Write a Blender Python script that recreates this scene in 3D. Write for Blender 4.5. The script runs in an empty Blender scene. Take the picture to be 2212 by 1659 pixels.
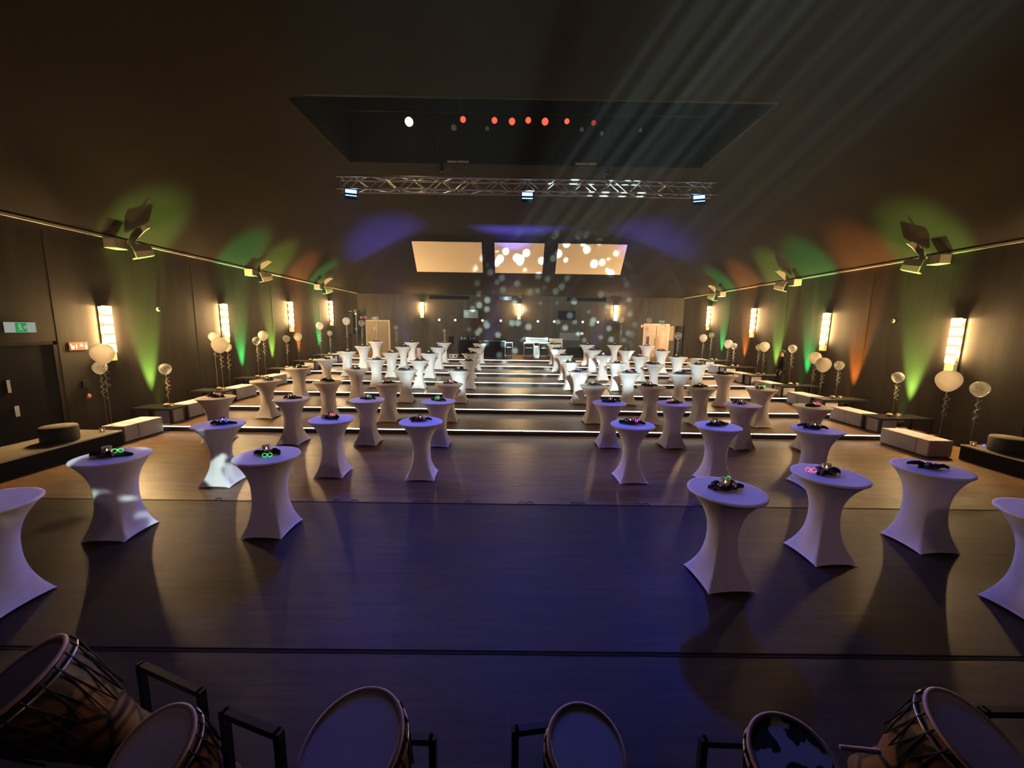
import bpy, bmesh, math, random
from mathutils import Vector, Matrix
random.seed(7)
PI = math.pi
S = bpy.context.scene
C = S.collection

# ------------------------------------------------------------------ camera
cam = bpy.data.cameras.new('camera')
cam.sensor_fit = 'HORIZONTAL'; cam.sensor_width = 36.0
cam.lens = 845.0 / 2212.0 * 36.0
cam.clip_start = 0.02; cam.clip_end = 200
camo = bpy.data.objects.new('camera', cam); C.objects.link(camo)
pit, yaw, rol = math.radians(8.149), math.radians(0.297), math.radians(0.846)
fw = Vector((math.sin(yaw)*math.cos(pit), math.cos(yaw)*math.cos(pit), -math.sin(pit)))
r0 = Vector((math.cos(yaw), -math.sin(yaw), 0)); u0 = r0.cross(fw)
r1 = math.cos(rol)*r0 + math.sin(rol)*u0; u1 = -math.sin(rol)*r0 + math.cos(rol)*u0
M = Matrix((r1, u1, -fw)).transposed().to_4x4(); M.translation = Vector((0, 0, 2.95))
camo.matrix_world = M
S.camera = camo

# ------------------------------------------------------------------ world, exposure
w = bpy.data.worlds.new('world'); S.world = w; w.use_nodes = True
w.node_tree.nodes['Background'].inputs[0].default_value = (0.004, 0.004, 0.006, 1)
w.node_tree.nodes['Background'].inputs[1].default_value = 1.0
# thin stage haze filling the hall
_v = w.node_tree.nodes.new('ShaderNodeVolumeScatter'); _v.inputs['Anisotropy'].default_value = 0.1
_v.inputs['Density'].default_value = 0.0008; _v.inputs['Color'].default_value = (0.95, 0.93, 0.90, 1)
w.node_tree.links.new(_v.outputs[0], w.node_tree.nodes['World Output'].inputs['Volume'])
S.view_settings.view_transform = 'Standard'; S.view_settings.look = 'None'
S.view_settings.gamma = 1.0; S.view_settings.use_curve_mapping = False
S.view_settings.exposure = 0.0
S.render.film_transparent = False
cy = S.cycles
cy.use_denoising = True
try: cy.denoiser = 'OPENIMAGEDENOISE'
except Exception: pass
cy.max_bounces = 6; cy.diffuse_bounces = 3; cy.glossy_bounces = 3; cy.transmission_bounces = 4
cy.volume_bounces = 0; cy.transparent_max_bounces = 10
cy.sample_clamp_indirect = 3.0; cy.sample_clamp_direct = 0
cy.caustics_reflective = False; cy.caustics_refractive = False
cy.use_adaptive_sampling = False
cy.volume_step_rate = 2.0; cy.volume_max_steps = 64
try: cy.use_light_tree = True
except Exception: pass

# ------------------------------------------------------------------ room numbers (metres)
WL, WR = -10.555, 11.92          # side walls
YB, YF = 27.4, -4.0              # back wall, wall behind the stage
HW, HC = 5.14, 8.5               # wall height, ceiling height
Y1, D, RISE = 10.512, 2.031, 0.158   # first riser, tier depth, riser height
TH = 1.12                        # cocktail table height
def tz(t): return t*RISE

# ------------------------------------------------------------------ large lights
def lamp(name, kind, loc, power, color, parent=None, target=None, rot=None, **k):
    l = bpy.data.lights.new(name, kind); l.energy = power; l.color = color
    for a, v in k.items(): setattr(l, a, v)
    o = bpy.data.objects.new(name, l); C.objects.link(o); o.location = loc
    if target is not None:
        o.rotation_euler = (Vector(target)-Vector(loc)).to_track_quat('-Z', 'Y').to_euler()
    if rot: o.rotation_euler = rot
    if parent: o.parent = parent
    return o

def gobo(l, scale, lo, hi, warp=0.0, stretch=1.0, kind='dots', gain=1.0):
    """breaks the beam of a projector into patches: an effect wheel in the lamp"""
    l.use_nodes = True
    nt = l.node_tree; N = nt.nodes; L = nt.links
    em = [n for n in N if n.type == 'EMISSION'][0]
    tc = N.new('ShaderNodeTexCoord'); sp = N.new('ShaderNodeSeparateXYZ'); L.new(tc.outputs['Normal'], sp.inputs[0])
    cb = N.new('ShaderNodeCombineXYZ')
    for i in (0, 1):
        dv = N.new('ShaderNodeMath'); dv.operation = 'DIVIDE'; L.new(sp.outputs[i], dv.inputs[0]); L.new(sp.outputs[2], dv.inputs[1])
        ml = N.new('ShaderNodeMath'); ml.operation = 'MULTIPLY'; ml.inputs[1].default_value = 1.0 if i == 0 else stretch
        L.new(dv.outputs[0], ml.inputs[0]); L.new(ml.outputs[0], cb.inputs[i])
    if kind == 'dots':
        t = N.new('ShaderNodeTexVoronoi'); t.inputs['Scale'].default_value = scale; L.new(cb.outputs[0], t.inputs['Vector'])
        src = t.outputs['Distance']; a, b = hi, lo
    else:
        t = N.new('ShaderNodeTexNoise'); t.inputs['Scale'].default_value = scale; t.inputs['Detail'].default_value = 2.0
        t.inputs['Distortion'].default_value = warp; L.new(cb.outputs[0], t.inputs['Vector'])
        src = t.outputs[0]; a, b = lo, hi
    mr = N.new('ShaderNodeMapRange'); mr.interpolation_type = 'SMOOTHSTEP'
    L.new(src, mr.inputs['Value']); mr.inputs['From Min'].default_value = a if kind != 'dots' else lo
    mr.inputs['From Max'].default_value = b if kind != 'dots' else hi
    if kind == 'dots': mr.inputs['To Min'].default_value = gain; mr.inputs['To Max'].default_value = 0.0
    else: mr.inputs['To Min'].default_value = 0.0; mr.inputs['To Max'].default_value = gain
    L.new(mr.outputs[0], em.inputs['Strength'])

PW = dict(wash=230, warm=250, patches=17000, dots=230000, blue=1850, bluefill=60000, sconce=140, glow=150, panel=30.0, up=6000)
# stage rig, above and behind the camera: lavender wash over the hall
lamp('stage_wash', 'SPOT', (-2.5, -2.6, 5.6), PW['wash'], (0.85, 0.50, 0.66), target=(-2.5, 17, 0.9), spot_size=math.radians(82), spot_blend=1.0, shadow_soft_size=0.35)
lamp('stage_wash', 'SPOT', (3.5, -2.6, 5.6), PW['wash'], (0.85, 0.50, 0.66), target=(3.8, 17, 0.9), spot_size=math.radians(82), spot_blend=1.0, shadow_soft_size=0.35)
# effect projectors on the same rig
o = lamp('effect_projector', 'SPOT', (0.7, -1.6, 4.9), PW['patches'], (0.78, 0.96, 0.90), target=(0.7, 20, 2.2), spot_size=math.radians(58), spot_blend=0.30, shadow_soft_size=0.06)
o.scale = (1.0, 0.30, 1.0)
gobo(o.data, 7.0, 0.30, 0.50, warp=1.0, kind='noise')
o = lamp('effect_projector', 'SPOT', (1.6, -1.6, 4.9), PW['dots'], (0.62, 0.92, 0.95), target=(2.7, 27.4, 3.9), spot_size=math.radians(25), spot_blend=0.5, shadow_soft_size=0.02)
gobo(o.data, 38.0, 0.15, 0.40, kind='dots')
o = lamp('effect_projector', 'SPOT', (-0.6, -1.6, 4.9), 5000, (0.78, 0.96, 0.90), target=(-5.5, 6.0, 0.75), spot_size=math.radians(17), spot_blend=0.5, shadow_soft_size=0.03)
gobo(o.data, 16.0, 0.50, 0.58, warp=0.6, kind='noise')

# ------------------------------------------------------------------ materials
def mat(name, col, rough=0.6, metal=0.0, spec=0.5, emis=None, estr=0.0, noise=None, coat=0.0, bump=None, transl=0.0):
    m = bpy.data.materials.new(name); m.use_nodes = True
    nt = m.node_tree; N = nt.nodes; L = nt.links; b = N['Principled BSDF']
    b.inputs['Base Color'].default_value = (*col, 1); b.inputs['Roughness'].default_value = rough
    b.inputs['Metallic'].default_value = metal; b.inputs['Specular IOR Level'].default_value = spec
    b.inputs['Coat Weight'].default_value = coat
    if emis: b.inputs['Emission Color'].default_value = (*emis, 1); b.inputs['Emission Strength'].default_value = estr
    if noise:      # (scale vec, colour 2)
        sc, col2 = noise[0], noise[1]
        tc = N.new('ShaderNodeTexCoord'); mp = N.new('ShaderNodeMapping'); mp.inputs['Scale'].default_value = sc
        L.new(tc.outputs['Object'], mp.inputs[0]); nz = N.new('ShaderNodeTexNoise'); nz.inputs['Scale'].default_value = 1.0
        nz.inputs['Detail'].default_value = 5; nz.inputs['Roughness'].default_value = 0.62
        L.new(mp.outputs[0], nz.inputs['Vector'])
        cr = N.new('ShaderNodeValToRGB'); cr.color_ramp.elements[0].position = 0.32; cr.color_ramp.elements[1].position = 0.7
        cr.color_ramp.elements[0].color = (*col, 1); cr.color_ramp.elements[1].color = (*col2, 1)
        L.new(nz.outputs[0], cr.inputs[0]); L.new(cr.outputs[0], b.inputs['Base Color'])
        if bump:
            bp = N.new('ShaderNodeBump'); bp.inputs['Strength'].default_value = bump; bp.inputs['Distance'].default_value = 0.02
            L.new(nz.outputs[0], bp.inputs['Height']); L.new(bp.outputs[0], b.inputs['Normal'])
    return m
def mat_emit(name, col, s):
    m = bpy.data.materials.new(name); m.use_nodes = True; nt = m.node_tree
    nt.nodes.clear(); e = nt.nodes.new('ShaderNodeEmission'); o = nt.nodes.new('ShaderNodeOutputMaterial')
    e.inputs[0].default_value = (*col, 1); e.inputs[1].default_value = s; nt.links.new(e.outputs[0], o.inputs[0]); return m

def floor_mat(k=1.0, name='dark_oak_laminate', ra=0.0):
    m = mat(name, (0.10, 0.058, 0.030), 0.36, coat=0.0)
    nt = m.node_tree; N = nt.nodes; L = nt.links; b = N['Principled BSDF']
    tc = N.new('ShaderNodeTexCoord')
    def noi(sc, det=6, r=0.62):
        mp = N.new('ShaderNodeMapping'); mp.inputs['Scale'].default_value = sc; L.new(tc.outputs['Object'], mp.inputs[0])
        n = N.new('ShaderNodeTexNoise'); n.inputs['Scale'].default_value = 1; n.inputs['Detail'].default_value = det; n.inputs['Roughness'].default_value = r
        L.new(mp.outputs[0], n.inputs['Vector']); return n
    a = noi((1.3, 14, 1)); c2 = noi((5, 70, 1)); big = noi((0.5, 0.9, 1), 3)
    br = N.new('ShaderNodeTexBrick'); mp = N.new('ShaderNodeMapping'); L.new(tc.outputs['Object'], mp.inputs[0])
    L.new(mp.outputs[0], br.inputs['Vector']); br.inputs['Scale'].default_value = 1.0
    br.inputs['Brick Width'].default_value = 1.4; br.inputs['Row Height'].default_value = 0.19; br.inputs['Mortar Size'].default_value = 0.0015
    br.inputs['Color1'].default_value = (0.75, 0.75, 0.75, 1); br.inputs['Color2'].default_value = (1.15, 1.15, 1.15, 1); br.inputs['Mortar'].default_value = (0.35, 0.35, 0.35, 1)
    cr = N.new('ShaderNodeValToRGB'); e = cr.color_ramp.elements
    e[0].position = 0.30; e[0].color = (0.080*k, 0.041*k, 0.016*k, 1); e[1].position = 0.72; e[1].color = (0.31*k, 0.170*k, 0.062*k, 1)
    mx = N.new('ShaderNodeMath'); mx.operation = 'ADD'; mu = N.new('ShaderNodeMath'); mu.operation = 'MULTIPLY'; mu.inputs[1].default_value = 0.35
    L.new(c2.outputs[0], mu.inputs[0]); mu2 = N.new('ShaderNodeMath'); mu2.operation = 'MULTIPLY'; mu2.inputs[1].default_value = 0.65
    L.new(a.outputs[0], mu2.inputs[0]); L.new(mu.outputs[0], mx.inputs[0]); L.new(mu2.outputs[0], mx.inputs[1]); L.new(mx.outputs[0], cr.inputs[0])
    mm = N.new('ShaderNodeMix'); mm.data_type = 'RGBA'; mm.blend_type = 'MULTIPLY'; mm.inputs[0].default_value = 0.8
    L.new(cr.outputs[0], mm.inputs[6]); L.new(br.outputs[0], mm.inputs[7]); L.new(mm.outputs[2], b.inputs['Base Color'])
    mr = N.new('ShaderNodeMapRange'); mr.inputs['To Min'].default_value = 0.30+ra; mr.inputs['To Max'].default_value = 0.52+ra
    L.new(big.outputs[0], mr.inputs[0]); L.new(mr.outputs[0], b.inputs['Roughness'])
    bp = N.new('ShaderNodeBump'); bp.inputs['Strength'].default_value = 0.12; bp.inputs['Distance'].default_value = 0.01
    L.new(mx.outputs[0], bp.inputs['Height']); L.new(bp.outputs[0], b.inputs['Normal'])
    return m
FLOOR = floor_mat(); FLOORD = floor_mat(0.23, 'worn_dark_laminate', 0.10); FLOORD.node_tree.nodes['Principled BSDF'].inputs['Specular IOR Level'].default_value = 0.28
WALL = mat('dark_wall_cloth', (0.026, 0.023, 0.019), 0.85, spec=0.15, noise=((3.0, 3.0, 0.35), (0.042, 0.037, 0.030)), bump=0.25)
CEIL = mat('ceiling_paint', (0.017, 0.015, 0.0115), 0.95, spec=0.03, noise=((0.35, 0.35, 0.35), (0.022, 0.0195, 0.015)))
BLACKP = mat('matt_black_paint', (0.008, 0.008, 0.009), 0.75, spec=0.12)
RISER = mat('black_riser', (0.012, 0.010, 0.010), 0.22)
PLAT = mat('platform_top', (0.10, 0.085, 0.06), 0.6, noise=((2, 8, 1), (0.13, 0.11, 0.08)))
CLOTH = mat('white_stretch_cloth', (0.78, 0.75, 0.78), 0.85, spec=0.25, noise=((9, 9, 9), (0.84, 0.81, 0.84)), bump=0.06)
WHITE = mat('white_cover', (0.56, 0.53, 0.58), 0.85, spec=0.15, noise=((6, 6, 6), (0.62, 0.59, 0.64)), bump=0.08)
SEAM = mat('cover_piping', (0.45, 0.42, 0.45), 0.8)
ALU = mat('brushed_aluminium', (0.62, 0.60, 0.57), 0.35, 1.0)
STEEL = mat('stainless_steel', (0.66, 0.70, 0.70), 0.28, 1.0)
DMET = mat('dark_metal', (0.02, 0.02, 0.022), 0.4, 0.6)
SPK = mat('beige_speaker', (0.30, 0.27, 0.20), 0.6)
NAP = mat('black_satin_cloth', (0.008, 0.008, 0.011), 0.38)
SIL = mat('silver_bauble', (0.85, 0.82, 0.78), 0.15, 1.0)
PINK = mat('pink_candle_wax', (0.75, 0.36, 0.34), 0.5, emis=(1, 0.45, 0.3), estr=0.25)
SCREEN = mat('projection_screen', (0.92, 0.84, 0.72), 0.9, spec=0.1)
LED = mat_emit('led_strip_light', (1.0, 0.93, 0.82), 5.5)
FLAME = mat_emit('tealight_flame', (1.0, 0.62, 0.22), 14)
RIBB = mat('silver_ribbon', (0.55, 0.52, 0.50), 0.3, 0.5)
SKIN = mat('skin', (0.22, 0.11, 0.075), 0.6)
HAIR = mat('dark_hair', (0.02, 0.015, 0.012), 0.7)
BCLOTH = mat('black_jacket_cloth', (0.006, 0.006, 0.007), 0.9, spec=0.08)
TROU = mat('dark_trouser_cloth', (0.010, 0.009, 0.010), 0.9, spec=0.08)
WOOD = mat('drum_wood', (0.07, 0.026, 0.010), 0.45, noise=((5, 5, 18), (0.14, 0.06, 0.02)))
DROPE = mat('black_drum_rope', (0.008, 0.007, 0.007), 0.7)
SKINH = mat('drum_skin', (0.50, 0.46, 0.52), 0.6, noise=((6, 6, 6), (0.60, 0.55, 0.60)))
RIMM = mat('drum_rim_cloth', (0.42, 0.28, 0.22), 0.55)
SILV = mat('drum_rim_metal', (0.55, 0.52, 0.50), 0.3, 0.8)
TILE = mat('lounge_pouf_cloth', (0.055, 0.045, 0.030), 0.8, noise=((6, 6, 6), (0.085, 0.07, 0.05)))
POUFS = mat('pouf_side_leather', (0.014, 0.012, 0.012), 0.5)

def cow_mat():
    m = mat('cow_hide_skin', (0.5, 0.46, 0.52), 0.7); nt = m.node_tree; N = nt.nodes; L = nt.links
    tc = N.new('ShaderNodeTexCoord'); n = N.new('ShaderNodeTexNoise'); n.inputs['Scale'].default_value = 9.0; n.inputs['Detail'].default_value = 2.5
    L.new(tc.outputs['Object'], n.inputs['Vector']); cr = N.new('ShaderNodeValToRGB'); e = cr.color_ramp.elements
    e[0].position = 0.50; e[0].color = (0.52, 0.47, 0.55, 1); e[1].position = 0.52; e[1].color = (0.006, 0.005, 0.006, 1)
    L.new(n.outputs[0], cr.inputs[0]); L.new(cr.outputs[0], N['Principled BSDF'].inputs['Base Color']); return m
COW = cow_mat()
def shell_mat():
    """painted drum shell: amber fields crossed by black rope net"""
    m = mat('painted_drum_shell', (0.3, 0.13, 0.03), 0.5); nt = m.node_tree; N = nt.nodes; L = nt.links
    tc = N.new('ShaderNodeTexCoord'); v = N.new('ShaderNodeTexVoronoi'); v.feature = 'DISTANCE_TO_EDGE'; v.inputs['Scale'].default_value = 6.0
    L.new(tc.outputs['Object'], v.inputs['Vector']); cr = N.new('ShaderNodeValToRGB'); e = cr.color_ramp.elements
    e[0].position = 0.05; e[0].color = (0.010, 0.006, 0.004, 1); e[1].position = 0.10; e[1].color = (1, 1, 1, 1)
    L.new(v.outputs['Distance'], cr.inputs[0]); n = N.new('ShaderNodeTexNoise'); n.inputs['Scale'].default_value = 4.0; L.new(tc.outputs['Object'], n.inputs['Vector'])
    c2 = N.new('ShaderNodeValToRGB'); e = c2.color_ramp.elements; e[0].position = 0.4; e[0].color = (0.05, 0.018, 0.006, 1); e[1].position = 0.65; e[1].color = (0.20, 0.09, 0.02, 1)
    L.new(n.outputs[0], c2.inputs[0]); mm = N.new('ShaderNodeMix'); mm.data_type = 'RGBA'; mm.blend_type = 'MULTIPLY'; mm.inputs[0].default_value = 1.0
    L.new(c2.outputs[0], mm.inputs[6]); L.new(cr.outputs[0], mm.inputs[7]); L.new(mm.outputs[2], N['Principled BSDF'].inputs['Base Color']); return m
SHELL = shell_mat()
def balloon_mat(name, clear):
    m = bpy.data.materials.new(name); m.use_nodes = True; nt = m.node_tree; N = nt.nodes; L = nt.links; N.clear()
    out = N.new('ShaderNodeOutputMaterial'); gl = N.new('ShaderNodeBsdfGlossy'); gl.inputs['Roughness'].default_value = 0.12
    df = N.new('ShaderNodeBsdfDiffuse'); tl = N.new('ShaderNodeBsdfTranslucent'); tr = N.new('ShaderNodeBsdfTransparent')
    col = (0.97, 0.93, 0.86, 1) if not clear else (0.85, 0.88, 0.85, 1)
    df.inputs[0].default_value = col; tl.inputs[0].default_value = col
    m1 = N.new('ShaderNodeMixShader'); m1.inputs[0].default_value = 0.62 if clear else 0.78; L.new(df.outputs[0], m1.inputs[1]); L.new(tl.outputs[0], m1.inputs[2])
    m2 = N.new('ShaderNodeMixShader')
    fr = N.new('ShaderNodeLayerWeight'); fr.inputs[0].default_value = 0.35
    if clear:
        mr = N.new('ShaderNodeMapRange'); mr.inputs['To Min'].default_value = 0.07; mr.inputs['To Max'].default_value = 0.42
        L.new(fr.outputs['Facing'], mr.inputs[0]); L.new(mr.outputs[0], m2.inputs[0]); L.new(tr.outputs[0], m2.inputs[1]); L.new(m1.outputs[0], m2.inputs[2])
    else:
        m2.inputs[0].default_value = 0.86; L.new(tr.outputs[0], m2.inputs[1]); L.new(m1.outputs[0], m2.inputs[2])
    m3 = N.new('ShaderNodeMixShader'); m3.inputs[0].default_value = 0.10 if not clear else 0.16
    L.new(m2.outputs[0], m3.inputs[1]); L.new(gl.outputs[0], m3.inputs[2]); L.new(m3.outputs[0], out.inputs[0]); return m
BALW = balloon_mat('white_balloon_latex', False); BALC = balloon_mat('clear_balloon_latex', True)
def glass_mat():
    m = bpy.data.materials.new('clear_glass'); m.use_nodes = True; nt = m.node_tree; N = nt.nodes; L = nt.links; N.clear()
    out = N.new('ShaderNodeOutputMaterial'); gl = N.new('ShaderNodeBsdfGlossy'); gl.inputs['Roughness'].default_value = 0.05
    tr = N.new('ShaderNodeBsdfTransparent'); tr.inputs[0].default_value = (0.95, 0.88, 0.86, 1); df = N.new('ShaderNodeBsdfDiffuse'); df.inputs[0].default_value = (0.9, 0.78, 0.76, 1)
    fr = N.new('ShaderNodeLayerWeight'); fr.inputs[0].default_value = 0.5
    a = N.new('ShaderNodeMixShader'); a.inputs[0].default_value = 0.35; L.new(gl.outputs[0], a.inputs[1]); L.new(df.outputs[0], a.inputs[2])
    mr = N.new('ShaderNodeMapRange'); mr.inputs['To Min'].default_value = 0.25; mr.inputs['To Max'].default_value = 0.9; L.new(fr.outputs['Facing'], mr.inputs[0])
    b = N.new('ShaderNodeMixShader'); L.new(mr.outputs[0], b.inputs[0]); L.new(tr.outputs[0], b.inputs[1]); L.new(a.outputs[0], b.inputs[2]); L.new(b.outputs[0], out.inputs[0]); return m
GLASS = glass_mat()

# ------------------------------------------------------------------ mesh helpers
class MB:
    def __init__(s): s.v = []; s.f = []; s.sm = []
    def add(s, vs, fs, smooth=False):
        n = len(s.v); s.v += [tuple(x) for x in vs]; s.f += [tuple(i+n for i in f) for f in fs]; s.sm += [smooth]*len(fs); return s
    def box(s, x0, x1, y0, y1, z0, z1):
        return s.add([(x0,y0,z0),(x1,y0,z0),(x1,y1,z0),(x0,y1,z0),(x0,y0,z1),(x1,y0,z1),(x1,y1,z1),(x0,y1,z1)],
                     [(0,3,2,1),(4,5,6,7),(0,1,5,4),(1,2,6,5),(2,3,7,6),(3,0,4,7)])
    def tube(s, pts, r, n=8, caps=True, smooth=True, closed=False):
        pts = [Vector(p) for p in pts]; m = len(pts); vs = []; fs = []
        up = None
        for i, p in enumerate(pts):
            if closed: d = (pts[(i+1) % m]-pts[i-1])
            else: d = (pts[min(i+1, m-1)]-pts[max(i-1, 0)])
            d = d.normalized() if d.length > 1e-9 else Vector((0,0,1))
            if up is None: up = Vector((0,0,1)) if abs(d.z) < .9 else Vector((1,0,0))
            a = d.cross(up); a = a.normalized() if a.length > 1e-6 else Vector((1,0,0)); b = a.cross(d).normalized(); up = b
            rr = r[i] if isinstance(r, (list, tuple)) else r
            for k in range(n):
                t = 2*PI*k/n; vs.append(p + a*rr*math.cos(t) + b*rr*math.sin(t))
        seg = m if closed else m-1
        for i in range(seg):
            j = (i+1) % m
            for k in range(n): fs.append((i*n+k, i*n+(k+1) % n, j*n+(k+1) % n, j*n+k))
        s.add(vs, fs, smooth)
        if caps and not closed: s.add(vs[:n], [tuple(range(n-1, -1, -1))]); s.add(vs[-n:], [tuple(range(n))])
        return s
    def lathe(s, prof, n=24, smooth=True, mtx=None, cap=True):
        vs = []; fs = []
        for r, z in prof:
            for k in range(n):
                t = 2*PI*k/n; p = Vector((r*math.cos(t), r*math.sin(t), z)); vs.append(mtx @ p if mtx else p)
        for i in range(len(prof)-1):
            for k in range(n): fs.append((i*n+k, i*n+(k+1) % n, (i+1)*n+(k+1) % n, (i+1)*n+k))
        s.add(vs, fs, smooth)
        if cap:
            if prof[0][0] > 1e-4: s.add(vs[:n], [tuple(range(n-1, -1, -1))])
            if prof[-1][0] > 1e-4: s.add(vs[-n:], [tuple(range(n))])
        return s
    def build(s, name, m, parent=None, loc=None, rot=None, bevel=0.0):
        me = bpy.data.meshes.new(name); me.from_pydata(s.v, [], s.f); me.update()
        for p, q in zip(me.polygons, s.sm): p.use_smooth = q
        me.materials.append(m); o = bpy.data.objects.new(name, me); C.objects.link(o)
        if parent: o.parent = parent
        if loc: o.location = loc
        if rot: o.rotation_euler = rot
        if bevel: b = o.modifiers.new('bevel', 'BEVEL'); b.width = bevel; b.segments = 2; b.limit_method = 'ANGLE'
        return o
def box(x0, x1, y0, y1, z0, z1): return MB().box(x0, x1, y0, y1, z0, z1)
def tag(o, label, cat, group=None, kind=None):
    o['label'] = label; o['category'] = cat
    if group: o['group'] = group
    if kind: o['kind'] = kind
    return o
def struct(o, label=None):
    o['kind'] = 'structure'
    if label: o['label'] = label
    return o
def empty(name, loc, rz=0):
    o = bpy.data.objects.new(name, None); C.objects.link(o); o.location = loc; o.rotation_euler = (0, 0, rz); o.empty_display_size = 0.1; return o
def copy_tree(o, parent=None):
    c = o.copy(); C.objects.link(c); c.parent = parent
    for ch in list(o.children): copy_tree(ch, c)
    return c

# ------------------------------------------------------------------ room shell
struct(box(WL, WR, 6.26, Y1+0.02, -0.10, 0.0).build('floor', FLOOR), 'brown laminate floor before the steps')
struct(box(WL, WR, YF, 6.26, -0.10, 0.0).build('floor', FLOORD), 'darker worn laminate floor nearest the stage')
for t in range(1, 8):
    y0 = Y1+(t-1)*D; y1 = Y1+t*D+0.02 if t < 7 else YB
    f = struct(box(WL, WR, y0, y1, tz(t-1)-0.02 if t > 1 else -0.05, tz(t)).build('floor', FLOOR), 'brown laminate tier of the stepped hall floor')
    box(WL, WR, y0-0.012, y0-0.002, tz(t-1)+0.001, tz(t)-0.003).build('riser', RISER, f)
    b = MB(); x = WL+0.55; k = 0
    while x < WR-0.6:
        L = 2.42 if k % 3 else 1.55
        x2 = min(x+L, WR-0.55); b.box(x, x2-0.03, y0-0.030, y0-0.014, tz(t)-0.024, tz(t)-0.004); x = x2; k += 1
    b.build('led_strip', LED, f)
    box(WL+.3, WR-.3, y0-0.034, y0+0.03, tz(t), tz(t)+0.006).build('step_nosing', ALU, f)
# seams between the floor sections
struct(box(WL+.5, WR-.5, 6.245, 6.27, 0.0, 0.004).build('trim_1', BLACKP), 'black seam across the floor')
s2 = MB().box(WL+.5, WR-.5, 3.18, 3.20, 0.0, 0.004).box(WL+.5, WR-.5, 3.215, 3.222, 0.0, 0.006)
struct(s2.build('trim_2', BLACKP), 'black double seam across the near floor')
k = 0
for hk, x in enumerate((-4.9, -4.1, -3.8, -2.9, -2.6, -1.55, -1.4, -0.68, 0.22, 0.36, 1.12, 1.26, 2.2, 2.34, 3.2, 3.34)):
    h = MB().tube([(x-.06, 6.27, .004), (x-.045, 6.30, .016), (x+.01, 6.32, .02), (x+.055, 6.29, .012), (x+.06, 6.262, .004)], .006, 6).build('cable_clip', DMET)
    tag(h, 'small black hook on the floor seam, %s from the left' % ('first second third fourth fifth sixth seventh eighth ninth tenth eleventh twelfth thirteenth fourteenth fifteenth sixteenth'.split()[hk]), 'hook', 'black hooks along the floor seam')
# walls
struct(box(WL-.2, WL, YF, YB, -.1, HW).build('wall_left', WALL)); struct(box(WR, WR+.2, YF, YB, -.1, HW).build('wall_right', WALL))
WALLB = mat('lightened_back_wall_cloth', (0.042, 0.038, 0.032), 0.85, spec=0.15, noise=((3.0, 3.0, 0.35), (0.062, 0.056, 0.047)), bump=0.25)  # side wall cloth lightened, standing in for haze-lit brightness at the back
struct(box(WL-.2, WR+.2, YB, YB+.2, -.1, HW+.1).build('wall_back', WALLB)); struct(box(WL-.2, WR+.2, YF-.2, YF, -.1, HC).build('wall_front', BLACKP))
for i, (y0, y1) in enumerate(((9.2, 9.23), (13.3, 13.33), (17.6, 17.63), (21.9, 21.93))):
    struct(box(WL, WL+.004, y0, y1, 0.3, HW-.2).build('trim_%d' % (3+i), WALL), 'upright joint of the wall panels')
for i, y0 in enumerate((8.8, 13.2, 17.2, 21.6)):
    struct(box(WR-.004, WR, y0, y0+.03, 0.3, HW-.2).build('trim_%d' % (7+i), WALL), 'upright joint of the wall panels')
# ledge on top of the side walls, where the vault springs
LEDGE = mat('pale_ledge', (0.34, 0.31, 0.25), 0.7)
struct(box(WL, WL+.06, YF, YB, HW-.035, HW+.02).build('trim_11', LEDGE), 'pale ledge on top of the left wall')
struct(box(WR-.06, WR, YF, YB, HW-.035, HW+.02).build('trim_12', LEDGE), 'pale ledge on top of the right wall')
# vaulted ceiling with coves at both sides and a slope at the back
SX0, SX1, SY0, SY1 = -5.55, 6.45, 10.5, 14.22
def cove(x):
    a = 5.6; d = min(x-WL, WR-x)
    if d >= a: return HC
    return HW + (HC-HW)*(1-(1-d/a)**2)
def ceil_z(x, y): return min(cove(x), HC if y < 24.7 else HC - (y-24.7)*(HC-HW)/(27.4-24.7))
xs = sorted(set([WL+5.6*i/20 for i in range(21)] + [WR-5.6*i/20 for i in range(21)] + [SX0, SX1, 0.5]))
ys = sorted(set([YF, 0, 4, 8, SY0, SY1, 17, 20, 22.5, 24.7, YB] + [24.7+i*.15 for i in range(18)]))
b = MB(); nx = len(xs); vs = [(x, y, ceil_z(x, y)) for y in ys for x in xs]; fs = []
for j in range(len(ys)-1):
    for i in range(nx-1):
        if SX0-1e-6 <= xs[i] and xs[i+1] <= SX1+1e-6 and SY0-1e-6 <= ys[j] and ys[j+1] <= SY1+1e-6: continue
        fs.append((j*nx+i, (j+1)*nx+i, (j+1)*nx+i+1, j*nx+i+1))
b.add(vs, fs, True); struct(b.build('ceiling', CEIL))
b = MB(); T = 10.9
b.box(SX0-.1, SX0, SY0, SY1, HC-.004, T).box(SX1, SX1+.1, SY0, SY1, HC-.004, T).box(SX0-.1, SX1+.1, SY0-.1, SY0, HC-.004, T).box(SX0-.1, SX1+.1, SY1, SY1+.1, HC+.02, T).box(SX0-.1, SX1+.1, SY0-.1, SY1+.1, T, T+.1)
b.box(-1.75, -1.62, SY0, SY1, HC+1.3, HC+1.5).box(2.5, 2.63, SY0, SY1, HC+1.3, HC+1.5)
struct(b.build('ceiling', BLACKP), 'black lighting slot cut into the ceiling')
struct(MB().box(SX0, SX1, SY1-.03, SY1+.02, HC-.07, HC+.03).build('trim_13', CEIL), 'lip along the far edge of the ceiling slot')

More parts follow.
